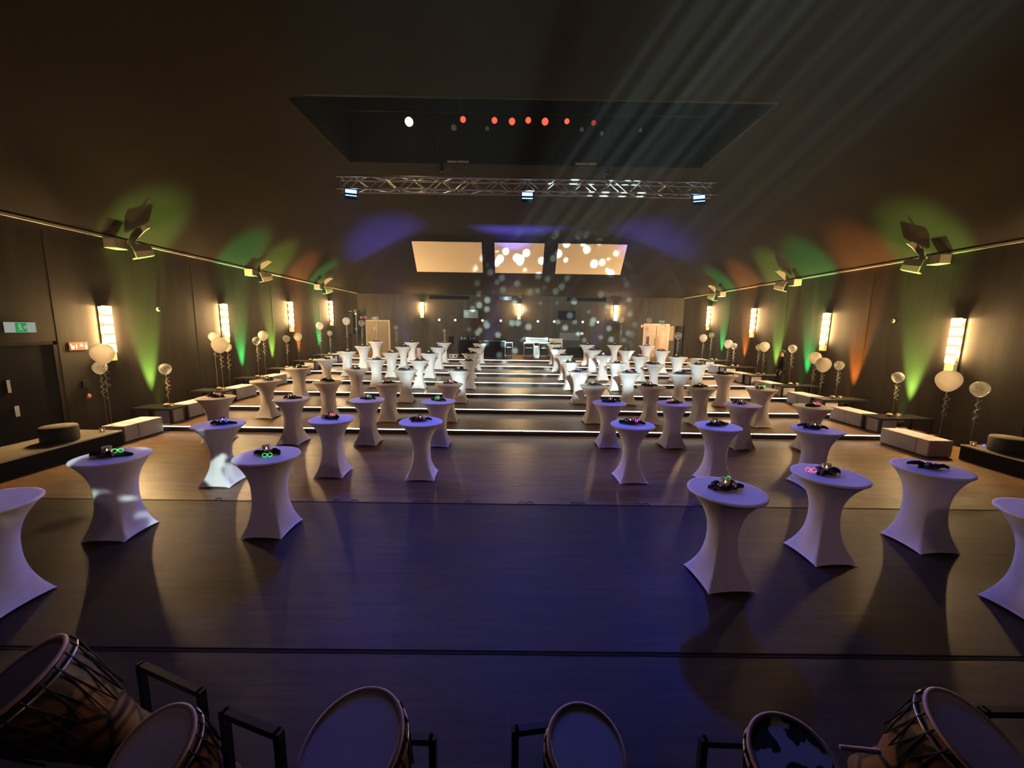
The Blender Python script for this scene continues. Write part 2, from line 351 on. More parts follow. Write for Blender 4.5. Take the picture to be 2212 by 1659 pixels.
# ------------------------------------------------------------------ projection screens on the back slope
sl = math.atan2(HC-HW, 27.4-24.7)
SW = (0, -(27.4-24.7)/math.hypot(2.7, 3.36), (HC-HW)/math.hypot(2.7, 3.36))     # up along the slope
SN = Vector((0, -SW[2], SW[1])).normalized()                                     # towards the hall
def slope_pt(x, s, off): return Vector((x, 27.4+SW[1]*s, HW+SW[2]*s)) + SN*off
def slab(x0, x1, s0, s1, o0, o1):
    p = [slope_pt(x0, s0, o0), slope_pt(x1, s0, o0), slope_pt(x1, s1, o0), slope_pt(x0, s1, o0), slope_pt(x0, s0, o1), slope_pt(x1, s0, o1), slope_pt(x1, s1, o1), slope_pt(x0, s1, o1)]
    return MB().add(p, [(0,3,2,1),(4,5,6,7),(0,1,5,4),(1,2,6,5),(2,3,7,6),(3,0,4,7)])
for x0, x1, lb in ((-6.14, -1.86, 'wide blank projection screen, left of the three under the vault'), (-1.07, 2.00, 'narrow blank projection screen in the middle of the three under the vault'), (2.84, 7.08, 'wide blank projection screen, right of the three under the vault')):
    e = empty('projection_screen', slope_pt((x0+x1)/2, 1.75, 0)); tag(e, lb, 'screen', 'blank projection screens on the back slope')
    mi = Matrix.Translation(-e.location)
    for nm, bb, mm in (('canvas', slab(x0, x1, 1.78, 3.86, .05, .07), SCREEN), ('frame', slab(x0-.04, x1+.04, 1.74, 3.90, .0, .048), DMET)):
        bb.v = [tuple(mi @ Vector(v)) for v in bb.v]; bb.build(nm, mm, e)

# ------------------------------------------------------------------ wall sconces
def sconce_panel_mat():
    m = bpy.data.materials.new('sconce_glass'); m.use_nodes = True; nt = m.node_tree; N = nt.nodes; L = nt.links; N.clear()
    out = N.new('ShaderNodeOutputMaterial'); em = N.new('ShaderNodeEmission'); tc = N.new('ShaderNodeTexCoord'); sp = N.new('ShaderNodeSeparateXYZ')
    L.new(tc.outputs['Generated'], sp.inputs[0]); a = N.new('ShaderNodeMath'); a.operation = 'MULTIPLY'; a.inputs[1].default_value = 2*PI*5
    L.new(sp.outputs[2], a.inputs[0]); c = N.new('ShaderNodeMath'); c.operation = 'COSINE'; L.new(a.outputs[0], c.inputs[0])
    mr = N.new('ShaderNodeMapRange'); mr.inputs['From Min'].default_value = 1.0; mr.inputs['From Max'].default_value = -1.0
    mr.inputs['To Min'].default_value = 1.0; mr.inputs['To Max'].default_value = PW['panel']; L.new(c.outputs[0], mr.inputs[0])
    em.inputs[0].default_value = (1.0, 0.62, 0.24, 1); L.new(mr.outputs[0], em.inputs[1]); L.new(em.outputs[0], out.inputs[0]); return m
SCP = sconce_panel_mat()
PERF = mat('perforated_lamp_foot', (0.55, 0.42, 0.20), 0.5, 0.3, emis=(1, 0.62, 0.25), estr=0.35)
def make_sconce(h):
    e = empty('wall_sconce', (0, 0, 0)); w2 = .125
    box(-w2, w2, 0, .02, 0, h).build('back_plate', DMET, e)
    box(-w2, w2, .115, .125, .20, h).build('glass_panel', SCP, e)
    box(-w2*.9, w2*.9, .02, .12, 0.0, .195).build('lamp_foot', PERF, e)
    box(-w2, w2, .02, .11, h-.03, h).build('lamp_cap', DMET, e)
    n = 4 if h > 1.2 else 3
    for i in range(n):
        z = .38+(h-.52)*i/(n-1)
        for sx in (-1, 1):
            MB().lathe([(0.001, -.03), (.018, -.02), (.018, .02), (.001, .03)], 8).build('bulb', mat_b, e, (sx*.05, .07, z))
        lamp('sconce_light', 'POINT', (0, .15, z), PW['sconce'], (1.0, 0.62, 0.27), e, shadow_soft_size=.02)
        lamp('sconce_glow', 'POINT', (0, .075, z+.10), PW['glow'], (1.0, 0.62, 0.25), e, shadow_soft_size=.02)
    return e
mat_b = mat_emit('warm_bulb', (1, .7, .35), 8)
sA = make_sconce(1.42); sB = make_sconce(1.06); first = {0: True, 1: True}
ordn = ['nearest', 'second', 'third', 'farthest']
sc = []
for i, (y, z) in enumerate(((10.3, 1.95), (14.55, 2.26), (18.95, 2.62), (23.2, 2.94))):
    sc.append((0, WL, y, z, -PI/2, 'glowing banded glass sconce on the left wall, %s of its four' % ordn[i]))
for i, (y, z) in enumerate(((10.45, 1.97), (14.85, 2.27), (19.35, 2.66), (23.75, 3.0))):
    sc.append((0, WR, y, z, PI/2, 'glowing banded glass sconce on the right wall, %s of its four' % ordn[i]))
for x, z, lb in ((-6.1, 3.56, 'short glowing sconce on the back wall above the door side, left of its three'), (.55, 3.55, 'short glowing sconce in the middle of the back wall'), (7.2, 3.55, 'short glowing sconce on the back wall, right of its three')):
    sc.append((1, x, YB, z, PI, lb))
for k, x, y, z, rz, lb in sc:
    base = (sA, sB)[k]
    o = base if first[k] else copy_tree(base); first[k] = False
    o.location = (x, y, z); o.rotation_euler = (0, 0, rz); tag(o, lb, 'wall lamp', 'warm sconces along the walls')

# ------------------------------------------------------------------ colour uplights at the foot of the walls
GRN, ORG, YGR, RED = (0.03, 1.0, 0.22), (1.0, 0.24, 0.02), (0.50, 1.0, 0.13), (1.0, 0.16, 0.05)
lens = {c: mat_emit('uplight_lens_%d' % i, c, 6) for i, c in enumerate((GRN, ORG, YGR, RED))}
cn = {GRN: 'green', ORG: 'orange', YGR: 'yellow-green', RED: 'red'}
ups = [(WL, y, t, c) for y, t, c in ((11.42, 1, YGR), (13.2, 2, RED), (15.4, 3, GRN), (17.4, 4, YGR), (19.6, 5, ORG), (21.7, 6, GRN))]
ups += [(WR, y, t, c) for y, t, c in ((11.44, 1, YGR), (13.4, 2, ORG), (15.6, 3, GRN), (17.5, 4, YGR), (19.9, 5, ORG), (22.1, 6, GRN))]
for X, y, t, c in ups:
    sg = 1 if X < 0 else -1
    e = empty('uplight', (X+sg*.20, y, tz(t))); side = 'left' if X < 0 else 'right'
    MB().lathe([(.07, .03), (.09, .06), (.09, .21), (.08, .21), (.078, .13)], 14, cap=False).build('lamp_housing', BLACKP, e)
    MB().lathe([(.001, .14), (.075, .14)], 14).build('lens', lens[c], e)
    MB().tube([(0, -.12, .13), (0, -.12, .012), (0, .12, .012), (0, .12, .13)], .012, 6).build('yoke', DMET, e)
    lamp('uplight_beam', 'SPOT', (0, 0, .225), PW['up'], c, e, rot=(0, math.radians(180-sg*1.5), 0), spot_size=math.radians(29), spot_blend=.7, shadow_soft_size=.05)
    tag(e, '%s floor uplight at the foot of the %s wall, on tier %s' % (cn[c], side, ('one', 'two', 'three', 'four', 'five', 'six')[t-1]), 'uplight', 'coloured uplights along the walls')

# ------------------------------------------------------------------ truss with blue floods
TX0, TX1, TY, TZ, TS = -4.56, 5.29, 10.75, 6.47, .29
e = empty('lighting_truss', (0, TY, TZ)); tag(e, 'long silver lattice truss hanging below the ceiling', 'truss')
for y in (0, TS):
    for z in (0, TS): MB().tube([(TX0, y, z), (TX1, y, z)], .025, 8).build('chord', ALU, e)
def zig(a, bq, nm):
    b = MB(); n = 26; dx = (TX1-TX0-.2)/n
    for i in range(n):
        x0 = TX0+.1+i*dx; p, q = (a, bq) if i % 2 == 0 else (bq, a); b.tube([(x0, *p), (x0+dx, *q)], .011, 5)
    for i in (0, n/2, n): b.tube([(TX0+.1+i*dx, *a), (TX0+.1+i*dx, *bq)], .011, 5)
    b.build('lattice', ALU, e)
zig((0, 0), (0, TS), 0); zig((TS, 0), (TS, TS), 0); zig((0, 0), (TS, 0), 0); zig((0, TS), (TS, TS), 0)
for x, lb in ((-1.86, 'left steel hoist cable holding the truss'), (2.46, 'right steel hoist cable holding the truss')):
    c_ = empty('hoist_cable', (x, TY+.145, TZ+TS+.02)); tag(c_, lb, 'cable', 'hoist cables of the truss')
    MB().tube([(0, 0, 0), (0, 0, HC-TZ-TS+1.2)], .012, 6).build('cable', DMET, c_)
    MB().tube([(-.05, 0, .0), (-.14, 0, .35), (-.10, .05, .8), (-.02, .0, 1.5)], .007, 5).build('safety_line', BLACKP, c_)
    box(-.05, .05, -.04, .04, .18, .40).build('hook_block', DMET, c_)
    MB().tube([(0, 3.22, HC-TZ-TS-.01), (.02, 1.6, (HC-TZ-TS)*.42), (0, .02, .02)], .010, 5).build('sling', BLACKP, c_)
    box(-.36, .36, 3.20, 3.26, HC-TZ-TS-.06, HC-TZ-TS-.015).build('cross_beam', LEDGE, c_)
BLUE = (0.03, 0.10, 1.0)
BLM = mat_emit('blue_led_array', (0.10, 0.28, 1.0), 9)
BLW = mat_emit('blue_led_core', (0.35, 0.75, 1.0), 14)
for x, tx, lb in ((-4.2, -1.0, 'blue LED flood hanging at the left end of the truss'), (.38, .4, 'blue LED flood hanging at the middle of the truss'), (4.86, 1.8, 'blue LED flood hanging at the right end of the truss')):
    f = empty('led_flood', (x, TY+.05, TZ)); tag(f, lb, 'stage light', 'blue floods under the truss')
    tilt = math.radians(28); rz = math.atan2(tx-x, 9)*.9
    h = box(-.15, .15, -.05, .05, -.30, -.07).build('flood_housing', BLACKP, f, rot=(-tilt, 0, rz))
    box(-.135, .135, -.056, -.051, -.19, -.085).build('led_array', BLM, h); box(-.09, .09, -.060, -.057, -.155, -.115).build('led_core', BLW, h)
    box(-.135, .135, -.058, -.051, -.285, -.265).build('led_bar', BLM, h)
    MB().tube([(-.18, 0, -.17), (-.18, 0, -.03), (.18, 0, -.03), (.18, 0, -.17)], .012, 6).build('yoke', DMET, f); box(-.03, .03, -.03, .03, -.04, .03).build('clamp', DMET, f)
    lamp('flood_beam', 'SPOT', (0, -.12, -.22), PW['blue'], BLUE, f, target=None, rot=(math.radians(-42), 0, rz), spot_size=math.radians(92), spot_blend=.9, shadow_soft_size=.12)
# added blue spots without fixtures, unseen at the back, making the vault's blue glow
for a_, b_, k_ in (((-1.6, 25.7, 1.3), (.3, 22.2, 8.5), 1.0), ((-6.6, 25.6, 1.4), (-7.2, 22.8, 7.6), .30), ((5.2, 26.2, 1.5), (8.0, 22.6, 8.0), .30)):
    lamp('blue_vault_fill', 'SPOT', a_, PW['bluefill']*k_, (0.10, 0.10, 1.0), target=b_, spot_size=math.radians(44), spot_blend=1.0, shadow_soft_size=.08)
# lanterns in the ceiling slot
br = MB().tube([(SX0+.02, 13.0, 9.45), (SX1-.02, 13.0, 9.45)], .03, 8).build('lighting_bar', DMET); tag(br, 'black pipe carrying the lanterns inside the ceiling slot', 'bar')
REDL = mat_emit('red_gel_glow', (1.0, 0.10, 0.05), 1.5); REDD = mat_emit('red_gel_dim', (0.5, 0.05, 0.03), 0.7)
WARM = mat_emit('lit_lantern_lens', (1.0, 0.62, 0.22), 16); GREYL = mat('grey_lens', (0.20, 0.24, 0.23), 0.2, emis=(.5, .6, .58), estr=0.03)  # grey lenses carry a faint painted-in glow though their lanterns are unlit
lan = [(-3.16, 9.07, .12, WARM, 'bright warm lantern, leftmost in the ceiling slot'), (-1.53, 9.16, .085, REDL, 'red lantern next to the bright warm one in the ceiling slot'),
       (-.58, 9.15, .085, REDL, 'red lantern, leftmost of the close middle row in the ceiling slot'), (-.05, 9.13, .095, REDL, 'red lantern, second of the close middle row in the ceiling slot'),
       (.44, 9.17, .085, REDL, 'red lantern, third of the close middle row in the ceiling slot'), (.95, 9.14, .10, REDL, 'large red lantern, fourth of the close middle row in the ceiling slot'),
       (1.61, 9.16, .075, REDL, 'small red lantern at the right end of the middle row in the ceiling slot'), (2.42, 9.13, .07, REDD, 'dim red lantern farthest right in the ceiling slot'),
       (-1.81, 8.93, .085, GREYL, 'unlit grey lantern under the left red one in the ceiling slot'), (-.80, 8.92, .06, GREYL, 'small unlit grey lantern by the middle row in the ceiling slot'),
       (2.07, 8.94, .06, GREYL, 'small unlit grey lantern right of the middle row in the ceiling slot'), (2.68, 8.84, .06, GREYL, 'unlit grey lantern under the dim red one in the ceiling slot'), (3.85, 8.95, .05, GREYL, 'tiny unlit lantern at the far right of the ceiling slot')]
for x, z, r, m_, lb in lan:
    e = empty('stage_lantern', (x, 12.95, 9.45)); tag(e, lb, 'stage light', 'lanterns in the ceiling slot'); dz = z-9.45
    q = Matrix.Translation((0, -.12, dz)) @ Matrix.Rotation(math.radians(90+28), 4, 'X')
    MB().lathe([(r*1.15, .0), (r*1.2, -.02), (r*1.15, -.30), (r*.6, -.36)], 16, mtx=q).build('lantern_body', BLACKP, e)
    MB().lathe([(.001, .012), (r*.7, .010), (r, .002)], 16, mtx=q).build('lens', m_, e)
    MB().tube([(-r*1.3, .05, dz+.02), (-r*1.3, .05, -.04), (0, .05, 0), (r*1.3, .05, -.04), (r*1.3, .05, dz+.02)], .01, 5).build('yoke', DMET, e)
    if m_ is WARM: lamp('lantern_beam', 'SPOT', (0, -.20, dz-.02), PW['warm'], (1.0, .70, .36), e, rot=(math.radians(-38), 0, math.radians(8)), spot_size=math.radians(75), spot_blend=.7, shadow_soft_size=.1)

# ------------------------------------------------------------------ speakers along the wall tops
def wall_speaker(X, y, lb):
    sg = 1 if X < 0 else -1
    e = empty('wall_speaker', (X+sg*.02, y, 4.95)); tag(e, lb, 'speaker', 'wall speakers under the vault')
    box(min(0, sg*.32), max(0, sg*.32), -.58, -.24, -.10, .16).build('bracket_box', SPK, e, bevel=.015)
    q = Matrix.Translation((sg*.46, .02, -.06)) @ Matrix.Rotation(sg*math.radians(-35), 4, 'Z') @ Matrix.Rotation(math.radians(14), 4, 'X')
    b = MB(); prof = [(-.20, -.20), (.20, -.20), (.23, -.02), (.16, .19), (-.16, .19), (-.23, -.02)]
    v = [q @ Vector((x, -.24, z)) for x, z in prof] + [q @ Vector((x*.8, .18, z*.8)) for x, z in prof]
    b.add(v, [(0,1,2,3,4,5), (11,10,9,8,7,6)] + [(i, i+6, (i+1) % 6+6, (i+1) % 6) for i in range(6)]); b.build('speaker_cabinet', SPK, e, bevel=.02)
    g = MB(); v = [q @ Vector((x*.85, -.246, z*.85)) for x, z in prof] + [q @ Vector((x*.85, -.241, z*.85)) for x, z in prof]
    g.add(v, [(5,4,3,2,1,0), (6,7,8,9,10,11)] + [(i, i+6, (i+1) % 6+6, (i+1) % 6) for i in range(6)]); g.build('speaker_grille', DMET, e)
    pr = [(.16, .10), (.34, .08), (.44, .22), (.66, .40), (.84, .50), (.70, .56), (.44, .48), (.24, .30)]; n = len(pr); f = MB()
    v = [(sg*a_, -.06-.10*a_, z) for a_, z in pr]+[(sg*a_, -.02-.10*a_, z+.01) for a_, z in pr]
    f.add(v, [tuple(range(n)), tuple(range(2*n-1, n-1, -1))] + [(i, i+n, (i+1) % n+n, (i+1) % n) for i in range(n)]); f.build('curved_fin', SPK, e)
for X, y, lb in ((WL, 11.1, 'grey wall speaker on the left ledge, nearest of its three'), (WL, 16.5, 'grey wall speaker on the left ledge, middle of its three'), (WL, 22.0, 'grey wall speaker on the left ledge, farthest of its three'),
                 (WR, 11.5, 'grey wall speaker on the right ledge, nearest of its three'), (WR, 17.0, 'grey wall speaker on the right ledge, middle of its three'), (WR, 22.7, 'grey wall speaker on the right ledge, farthest of its three')):
    wall_speaker(X, y, lb)

# ------------------------------------------------------------------ cocktail tables
def skirt_mesh(waist, sq, seed, folds=0.0):
    rnd = random.Random(seed); n = 64; rows = 30; vs = []; fs = []
    for j in range(rows+1):
        t = j/rows; z = TH-.03 if j == rows else t*(TH-.03)
        for k in range(n):
            a = 2*PI*k/n+PI/4
            s_ = .285/max(abs(math.cos(a)), abs(math.sin(a)))            # square foot
            s_ = .285*.35+s_*.65 if False else s_
            rc = .405
            if t < .52:
                u = t/.52; g = (1-u)**2.3; wq = waist*(1+sq*(s_/.34-1)*(1-u*.6)); r = wq+(s_-wq)*g
            else:
                u = (t-.52)/.48; g = u**2.4; wq = waist*(1+sq*(s_/.34-1)*.4*(1-u)); r = wq+(rc-wq)*g
            zz = z
            if j == 0: zz = .012+.020*max(0, (1-abs(s_-.285)/.118)) if s_ < .39 else .004
            if folds and .2 < t < .85: r += folds*math.sin(a*2+t*9)*math.sin(34*(a+t*1.3))*.5*math.exp(-((t-.5)/.22)**2)
            vs.append((r*math.cos(a), r*math.sin(a), zz))
    for j in range(rows):
        for k in range(n): fs.append((j*n+k, j*n+(k+1) % n, (j+1)*n+(k+1) % n, (j+1)*n+k))
    return MB().add(vs, fs, True)
def make_table(waist, sq, seed, folds=0.0):
    e = empty('cocktail_table', (0, 0, 0))
    skirt_mesh(waist, sq, seed, folds).build('stretch_skirt', CLOTH, e)
    MB().lathe([(.405, -.034), (.418, -.028), (.421, -.012), (.415, -.001), (.39, 0)], 56).build('tabletop_cover', CLOTH, e, (0, 0, TH))
    for o in e.children:
        if o.name.startswith('tabletop'): pass
    return e
protos = [make_table(.20, .30, 1), make_table(.165, .35, 2), make_table(.225, .22, 3), make_table(.175, .3, 4, .012)]
used = [False]*4
NUM = ['first', 'second', 'third', 'fourth', 'fifth', 'sixth', 'seventh', 'eighth', 'ninth']
L_ = [[(-3.42, 5.35, 2, 0), (-5.48, 5.22, 2, 3), (-5.32, 3.75, 0, 0)],
      [(-1.73, 7.47, 3, 2), (-3.52, 7.56, 0, 0), (-5.35, 7.04, 1, 2)],
      [(-1.78, 9.62, 0, 0), (-3.58, 9.67, 0, 0), (-5.47, 9.66, 0, -3), (-7.38, 9.70, 2, 0)],
      [(-1.82, 11.54, 1, 0), (-3.61, 11.46, 2, 0), (-5.46, 11.62, 0, 4), (-7.34, 11.68, 1, 0)],
      [(-1.79, 13.71, 2, 0), (-3.66, 13.63, 0, 0), (-5.42, 13.70, 0, 0), (-7.52, 13.85, 0, 5)],
      [(-1.66, 15.86, 0, 0), (-3.68, 15.74, 1, 0), (-5.44, 15.85, 0, 0), (-7.46, 15.83, 1, 0)],
      [(-1.82, 18.0, 1, 0), (-3.66, 17.74, 0, 0), (-5.43, 17.87, 0, 0), (-7.55, 18.1, 0, 6)],
      [(-1.73, 19.86, 0, 0), (-3.69, 20.05, 0, 0), (-5.46, 20.00, 1, 0), (-7.51, 20.05, 0, 0)],
      [(-1.69, 21.85, 0, 0), (-3.75, 22.1, 1, 0), (-5.53, 22.0, 0, 0), (-7.59, 22.2, 0, 0)]]
R_ = [[(2.54, 4.33, 1, 4), (4.18, 4.87, 1, 3), (5.84, 5.17, 2, 2), (5.67, 3.80, 0, 0)],
      [(2.41, 7.46, 1, 3), (4.07, 7.42, 0, 4), (5.89, 7.27, 0, 0)],
      [(2.52, 9.72, 0, 0), (4.17, 9.75, 0, 5), (5.90, 9.72, 2, 4), (7.56, 9.57, 0, 0)],
      [(2.51, 11.58, 0, 3), (4.23, 11.55, 0, 0), (5.70, 11.51, 0, 6), (7.43, 11.39, 2, 0)],
      [(2.47, 13.83, 0, 0), (4.20, 13.76, 0, 0), (5.96, 13.62, 1, 0), (7.53, 13.60, 0, 42)],
      [(2.45, 15.89, 0, 0), (4.32, 15.85, 0, 0), (5.77, 15.6, 1, 0), (7.58, 15.7, 0, 5)],
      [(2.45, 17.74, 1, 0), (4.23, 17.81, 0, 0), (5.86, 17.64, 0, 0), (7.58, 17.69, 0, 0)],
      [(2.38, 19.75, 0, 0), (4.15, 19.65, 0, 0), (5.81, 19.64, 0, 0), (7.61, 19.72, 0, 0)],
      [(2.45, 22.0, 0, 0), (4.28, 22.0, 1, 0), (5.86, 22.1, 1, 0), (7.63, 22.0, 0, 0)]]
TABLES = {}
for blk, rows in (('left', L_), ('right', R_)):
    for i, row in enumerate(rows):
        for j, (x, y, pv, rz) in enumerate(row):
            t = max(0, i-2); p = protos[pv]
            o = p if not used[pv] else copy_tree(p); used[pv] = True
            o.location = (x, y, tz(t)); o.rotation_euler = (0, 0, math.radians(rz))
            where = '%s block, %s row from the stage, %s from the centre gap' % (blk, NUM[i], NUM[j])
            lb = 'white skirted cocktail table, ' + where
            if blk == 'left' and i == 0 and j == 2: lb = 'white skirted cocktail table cut off by the left edge of the photo'; where = None
            if blk == 'right' and i == 0 and j == 3: lb = 'white skirted cocktail table cut off by the right edge of the photo'; where = None
            tag(o, lb, 'table', 'white skirted cocktail tables')
            if where: TABLES[(blk, i, j)] = (x, y, tz(t)+TH, where)

# ------------------------------------------------------------------ what lies on the tables
def napkin(seed):
    rnd = random.Random(seed); b = MB()
    n = 8
    for k in range(n):
        a = 2*PI*k/n+rnd.uniform(-.35, .35); L = rnd.uniform(.07, .125)*(1.3 if abs(math.cos(a)) > .8 else .85); w_ = rnd.uniform(.022, .04); hh = rnd.uniform(.012, .045)
        d = Vector((math.cos(a), math.sin(a), 0)); q = Vector((-d.y, d.x, 0)); pts = []
        for i in range(7):
            u = i/6; c = d*(L*u); wd = w_*(math.sin(PI*min(1, u*.8+.18)))+.004; z = .004+hh*math.sin(PI*u*.9)+(rnd.uniform(0, .008) if i else .01)
            pts.append((c+q*wd, z*.55), ); pts.append((c, z+.012)); pts.append((c-q*wd, z*.6))
        vs = [(p.x, p.y, z) for p, z in pts]+[(p.x, p.y, max(.001, z-.006)) for p, z in pts]
        m = 21; fs = []
        for i in range(6):
            for s_ in (0, 1):
                a0 = i*3+s_; fs += [(a0, a0+1, a0+4, a0+3), (a0+m, a0+3+m, a0+4+m, a0+1+m)]
            fs += [(i*3, i*3+3, i*3+3+m, i*3+m), (i*3+2, i*3+2+m, i*3+5+m, i*3+5)]
        fs += [(0, m, m+1, 1), (1, m+1, m+2, 2), (18, 19, 19+m, 18+m), (19, 20, 20+m, 19+m)]
        b.add(vs, fs, False)
    b.lathe([(.055, .001), (.062, .012), (.05, .028), (.001, .030)], 12)
    return b
naps = [napkin(s).build('napkin', NAP) for s in (3, 11, 23)]
nused = [False]*3
def make_glass():
    e = empty('candle_glass', (0, 0, 0)); r = .034
    MB().lathe([(r*.85, 0), (r, .006), (r*1.05, .072), (r*.97, .072), (r*.9, .010), (.001, .008)], 16).build('glass_cup', GLASS, e)
    MB().lathe([(.020, .009), (.020, .026), (.001, .026)], 12).build('tealight', PINK, e)
    MB().lathe([(.001, .027), (.006, .033), (.004, .044), (.001, .052)], 8).build('flame', FLAME, e)
    return e
glass0 = make_glass(); gused = False
bau0 = MB().lathe([(.018*math.sin(PI*i/8)+.0005, .018-.018*math.cos(PI*i/8)) for i in range(9)], 12).build('bauble', SIL); bused = False
gcol = {'green': mat_emit('green_led_rim', (0.06, 1.0, 0.22), 1.3), 'pink': mat_emit('pink_led_rim', (1.0, 0.15, 0.28), 1.6), 'blue': mat_emit('blue_led_rim', (0.08, 0.12, 1.0), 2.2), 'magenta': mat_emit('magenta_led_rim', (0.9, 0.12, 0.9), 2.0)}
DTINT = mat('dark_lens', (.01, .02, .012), .15)
gproto = {}
def led_glasses(c, big=False):
    if c in gproto: return copy_tree(gproto[c])
    e = empty('led_glasses', (0, 0, 0)); rr = .027
    for s_ in (-1, 1):
        pts = [(s_*.036+rr*1.15*math.cos(2*PI*i/18), 0, .030+rr*math.sin(2*PI*i/18)) for i in range(18)]
        MB().tube(pts, .0042, 6, closed=True).build('lens_rim', gcol[c], e)
        MB().tube([(s_*.066, .0, .035), (s_*.070, .05, .03), (s_*.062, .12, .006)], .0035, 5).build('temple', NAP, e)
    MB().tube([(-.012, 0, .034), (0, -.002, .039), (.012, 0, .034)], .004, 6).build('bridge', gcol[c], e)
    gproto[c] = e; return e
GL = {('left', 0, 1): ('green', .12, .0, 20), ('left', 0, 0): ('green', .08, -.13, 15), ('left', 1, 2): ('blue', .08, 0, 30), ('left', 1, 1): ('pink', .07, .02, -20), ('left', 2, 3): ('pink', .06, .0, 10), ('left', 2, 1): ('green', .06, .0, -10),
      ('left', 2, 0): ('green', -.02, -.07, 5), ('left', 3, 0): ('pink', .06, -.02, 0), ('left', 7, 1): ('blue', .06, 0, 0), ('right', 0, 0): ('green', .07, .12, 190), ('right', 0, 1): ('pink', -.15, .03, 160), ('right', 1, 0): ('magenta', .10, -.02, 30),
      ('right', 2, 1): ('pink', -.10, 0, 0), ('right', 2, 3): ('pink', .03, -.03, 0), ('right', 4, 1): ('magenta', .02, -.04, 0), ('right', 4, 2): ('blue', -.03, -.02, 10), ('right', 4, 0): ('blue', .05, 0, 0), ('right', 6, 2): ('pink', .05, 0, 0), ('right', 8, 3): ('blue', -.06, 0, 0), ('right', 7, 1): ('blue', .05, 0, 0), ('right', 3, 3): ('green', .05, -.04, 0), ('right', 5, 0): ('green', .0, -.05, 0)}
i = 0
for key, (x, y, z, where) in TABLES.items():
    i += 1; rnd = random.Random(i*13+5); w3 = where.replace(' from the stage', '').replace('the centre gap', 'the gap')
    ox, oy = rnd.uniform(-.05, .05), rnd.uniform(.0, .06)
    k = i % 3; o = naps[k] if not nused[k] else naps[k].copy()
    if nused[k]: C.objects.link(o)
    nused[k] = True; o.location = (x+ox, y+oy, z+.001); o.rotation_euler = (0, 0, rnd.uniform(-.5, .5)); sc_ = rnd.uniform(.95, 1.3); o.scale = (sc_*1.65, sc_*1.2, sc_*1.35)
    tag(o, 'crumpled black cloth on table: ' + w3, 'napkin', 'crumpled black cloths on the cocktail tables')
    if key != ('right', 0, 2):
        g = glass0 if not gused else copy_tree(glass0); gused = True; g.location = (x+ox+rnd.uniform(-.02, .02), y+oy-.0, z+.036); g.rotation_euler = (0, 0, rnd.uniform(0, 3)); g.scale = (1.45, 1.45, 1.35)
        tag(g, 'tealight glass amid the cloth on table: ' + w3, 'candle glass', 'tealight glasses on the cocktail tables')
    nb = 2 if key[1] >= 1 else (2 if key in (('right', 0, 0),) else 0)
    for q in range(nb):
        bb = bau0 if not bused else bau0.copy()
        if bused: C.objects.link(bb)
        bused = True; a = rnd.uniform(2.4, 3.9) if q == 0 else rnd.uniform(-.75, .75); bb.location = (x+ox+.105*math.cos(a), y+oy+.06*math.sin(a)-.015, z+.036); bb.scale = (1.5, 1.5, 1.5)
        tag(bb, 'silver ball %s of the tealight: ' % ('left', 'right')[q] + w3, 'ornament', 'silver balls on the cocktail tables')
    if key in GL:
        c, gx, gy, rz = GL[key]; g = led_glasses(c); far_ = math.hypot(gx, gy) < .12 and key != ('left', 0, 1); g.location = (x+ox+gx*1.1, y+oy+gy-(.05 if far_ else 0), z+(.05 if key == ('left', 0, 1) else .052 if far_ else (.05 if key == ('right', 0, 0) else .004))); g.rotation_euler = (0, 0, math.radians(rz)); g.scale = (.9, .9, .95)
        tag(g, 'glowing %s LED glasses on table: ' % c + w3, 'glasses', 'glowing LED glasses on the cocktail tables')

# ------------------------------------------------------------------ side platforms, benches, side tables
def bench(x0, x1, y0, y1, z, seams, lb, h=.42):
    cx, cy_ = (x0+x1)/2, (y0+y1)/2; e = empty('lounge_bench', (cx, cy_, z)); tag(e, lb, 'bench', 'white lounge benches along the walls')
    edges = [y0]+seams+[y1]
    for a, b_ in zip(edges[:-1], edges[1:]): box(x0-cx, x1-cx, a-cy_+.003, b_-cy_-.003, .02, h).build('cube_seat', WHITE, e, bevel=.018)
    box(x0-cx+.03, x1-cx-.03, y0-cy_+.03, y1-cy_-.03, 0, .02).build('plinth', BLACKP, e)
    for s_ in (x0-cx, x1-cx):
        MB().tube([(s_, y0-cy_+.02, h-.008), (s_, y1-cy_-.02, h-.008)], .005, 5).build('piping', SEAM, e)
def side_table(x0, x1, y0, y1, z, lb, h=.44):
    cx, cy_ = (x0+x1)/2, (y0+y1)/2; e = empty('side_table', (cx, cy_, z)); tag(e, lb, 'side table', 'black side tables along the walls')
    box(x0-cx, x1-cx, y0-cy_, y1-cy_, h-.05, h).build('tabletop', DMET, e, bevel=.004)
    for sx in (x0-cx, x1-cx-.06):
        for sy in (y0-cy_, y1-cy_-.06): box(sx, sx+.06, sy, sy+.06, 0, h-.05).build('leg', DMET, e)
side = []
TN = ['one', 'two', 'three', 'four', 'five', 'six', 'seven']
struct_pl = [(WL+.01, -9.42, 0.5, 9.28, 'low black-fronted platform along the left wall'), (10.78, WR-.01, 0.5, 9.0, 'low black-fronted platform along the right wall')]
for x0, x1, y0, y1, lb in struct_pl:
    e = empty('side_platform', ((x0+x1)/2, (y0+y1)/2, 0)); tag(e, lb, 'platform'); dx, dy = (x1-x0)/2, (y1-y0)/2
    box(-dx, dx, -dy, dy, 0, .33).build('platform_body', BLACKP, e); box(-dx, dx, -dy, dy, .33, .355).build('platform_deck', PLAT, e)
    s_ = dx if x0 < 0 else -dx; box(min(s_, s_*.995)-.012, max(s_, s_*.995)+.012, -dy, dy, .325, .36).build('edge_strip', ALU, e)
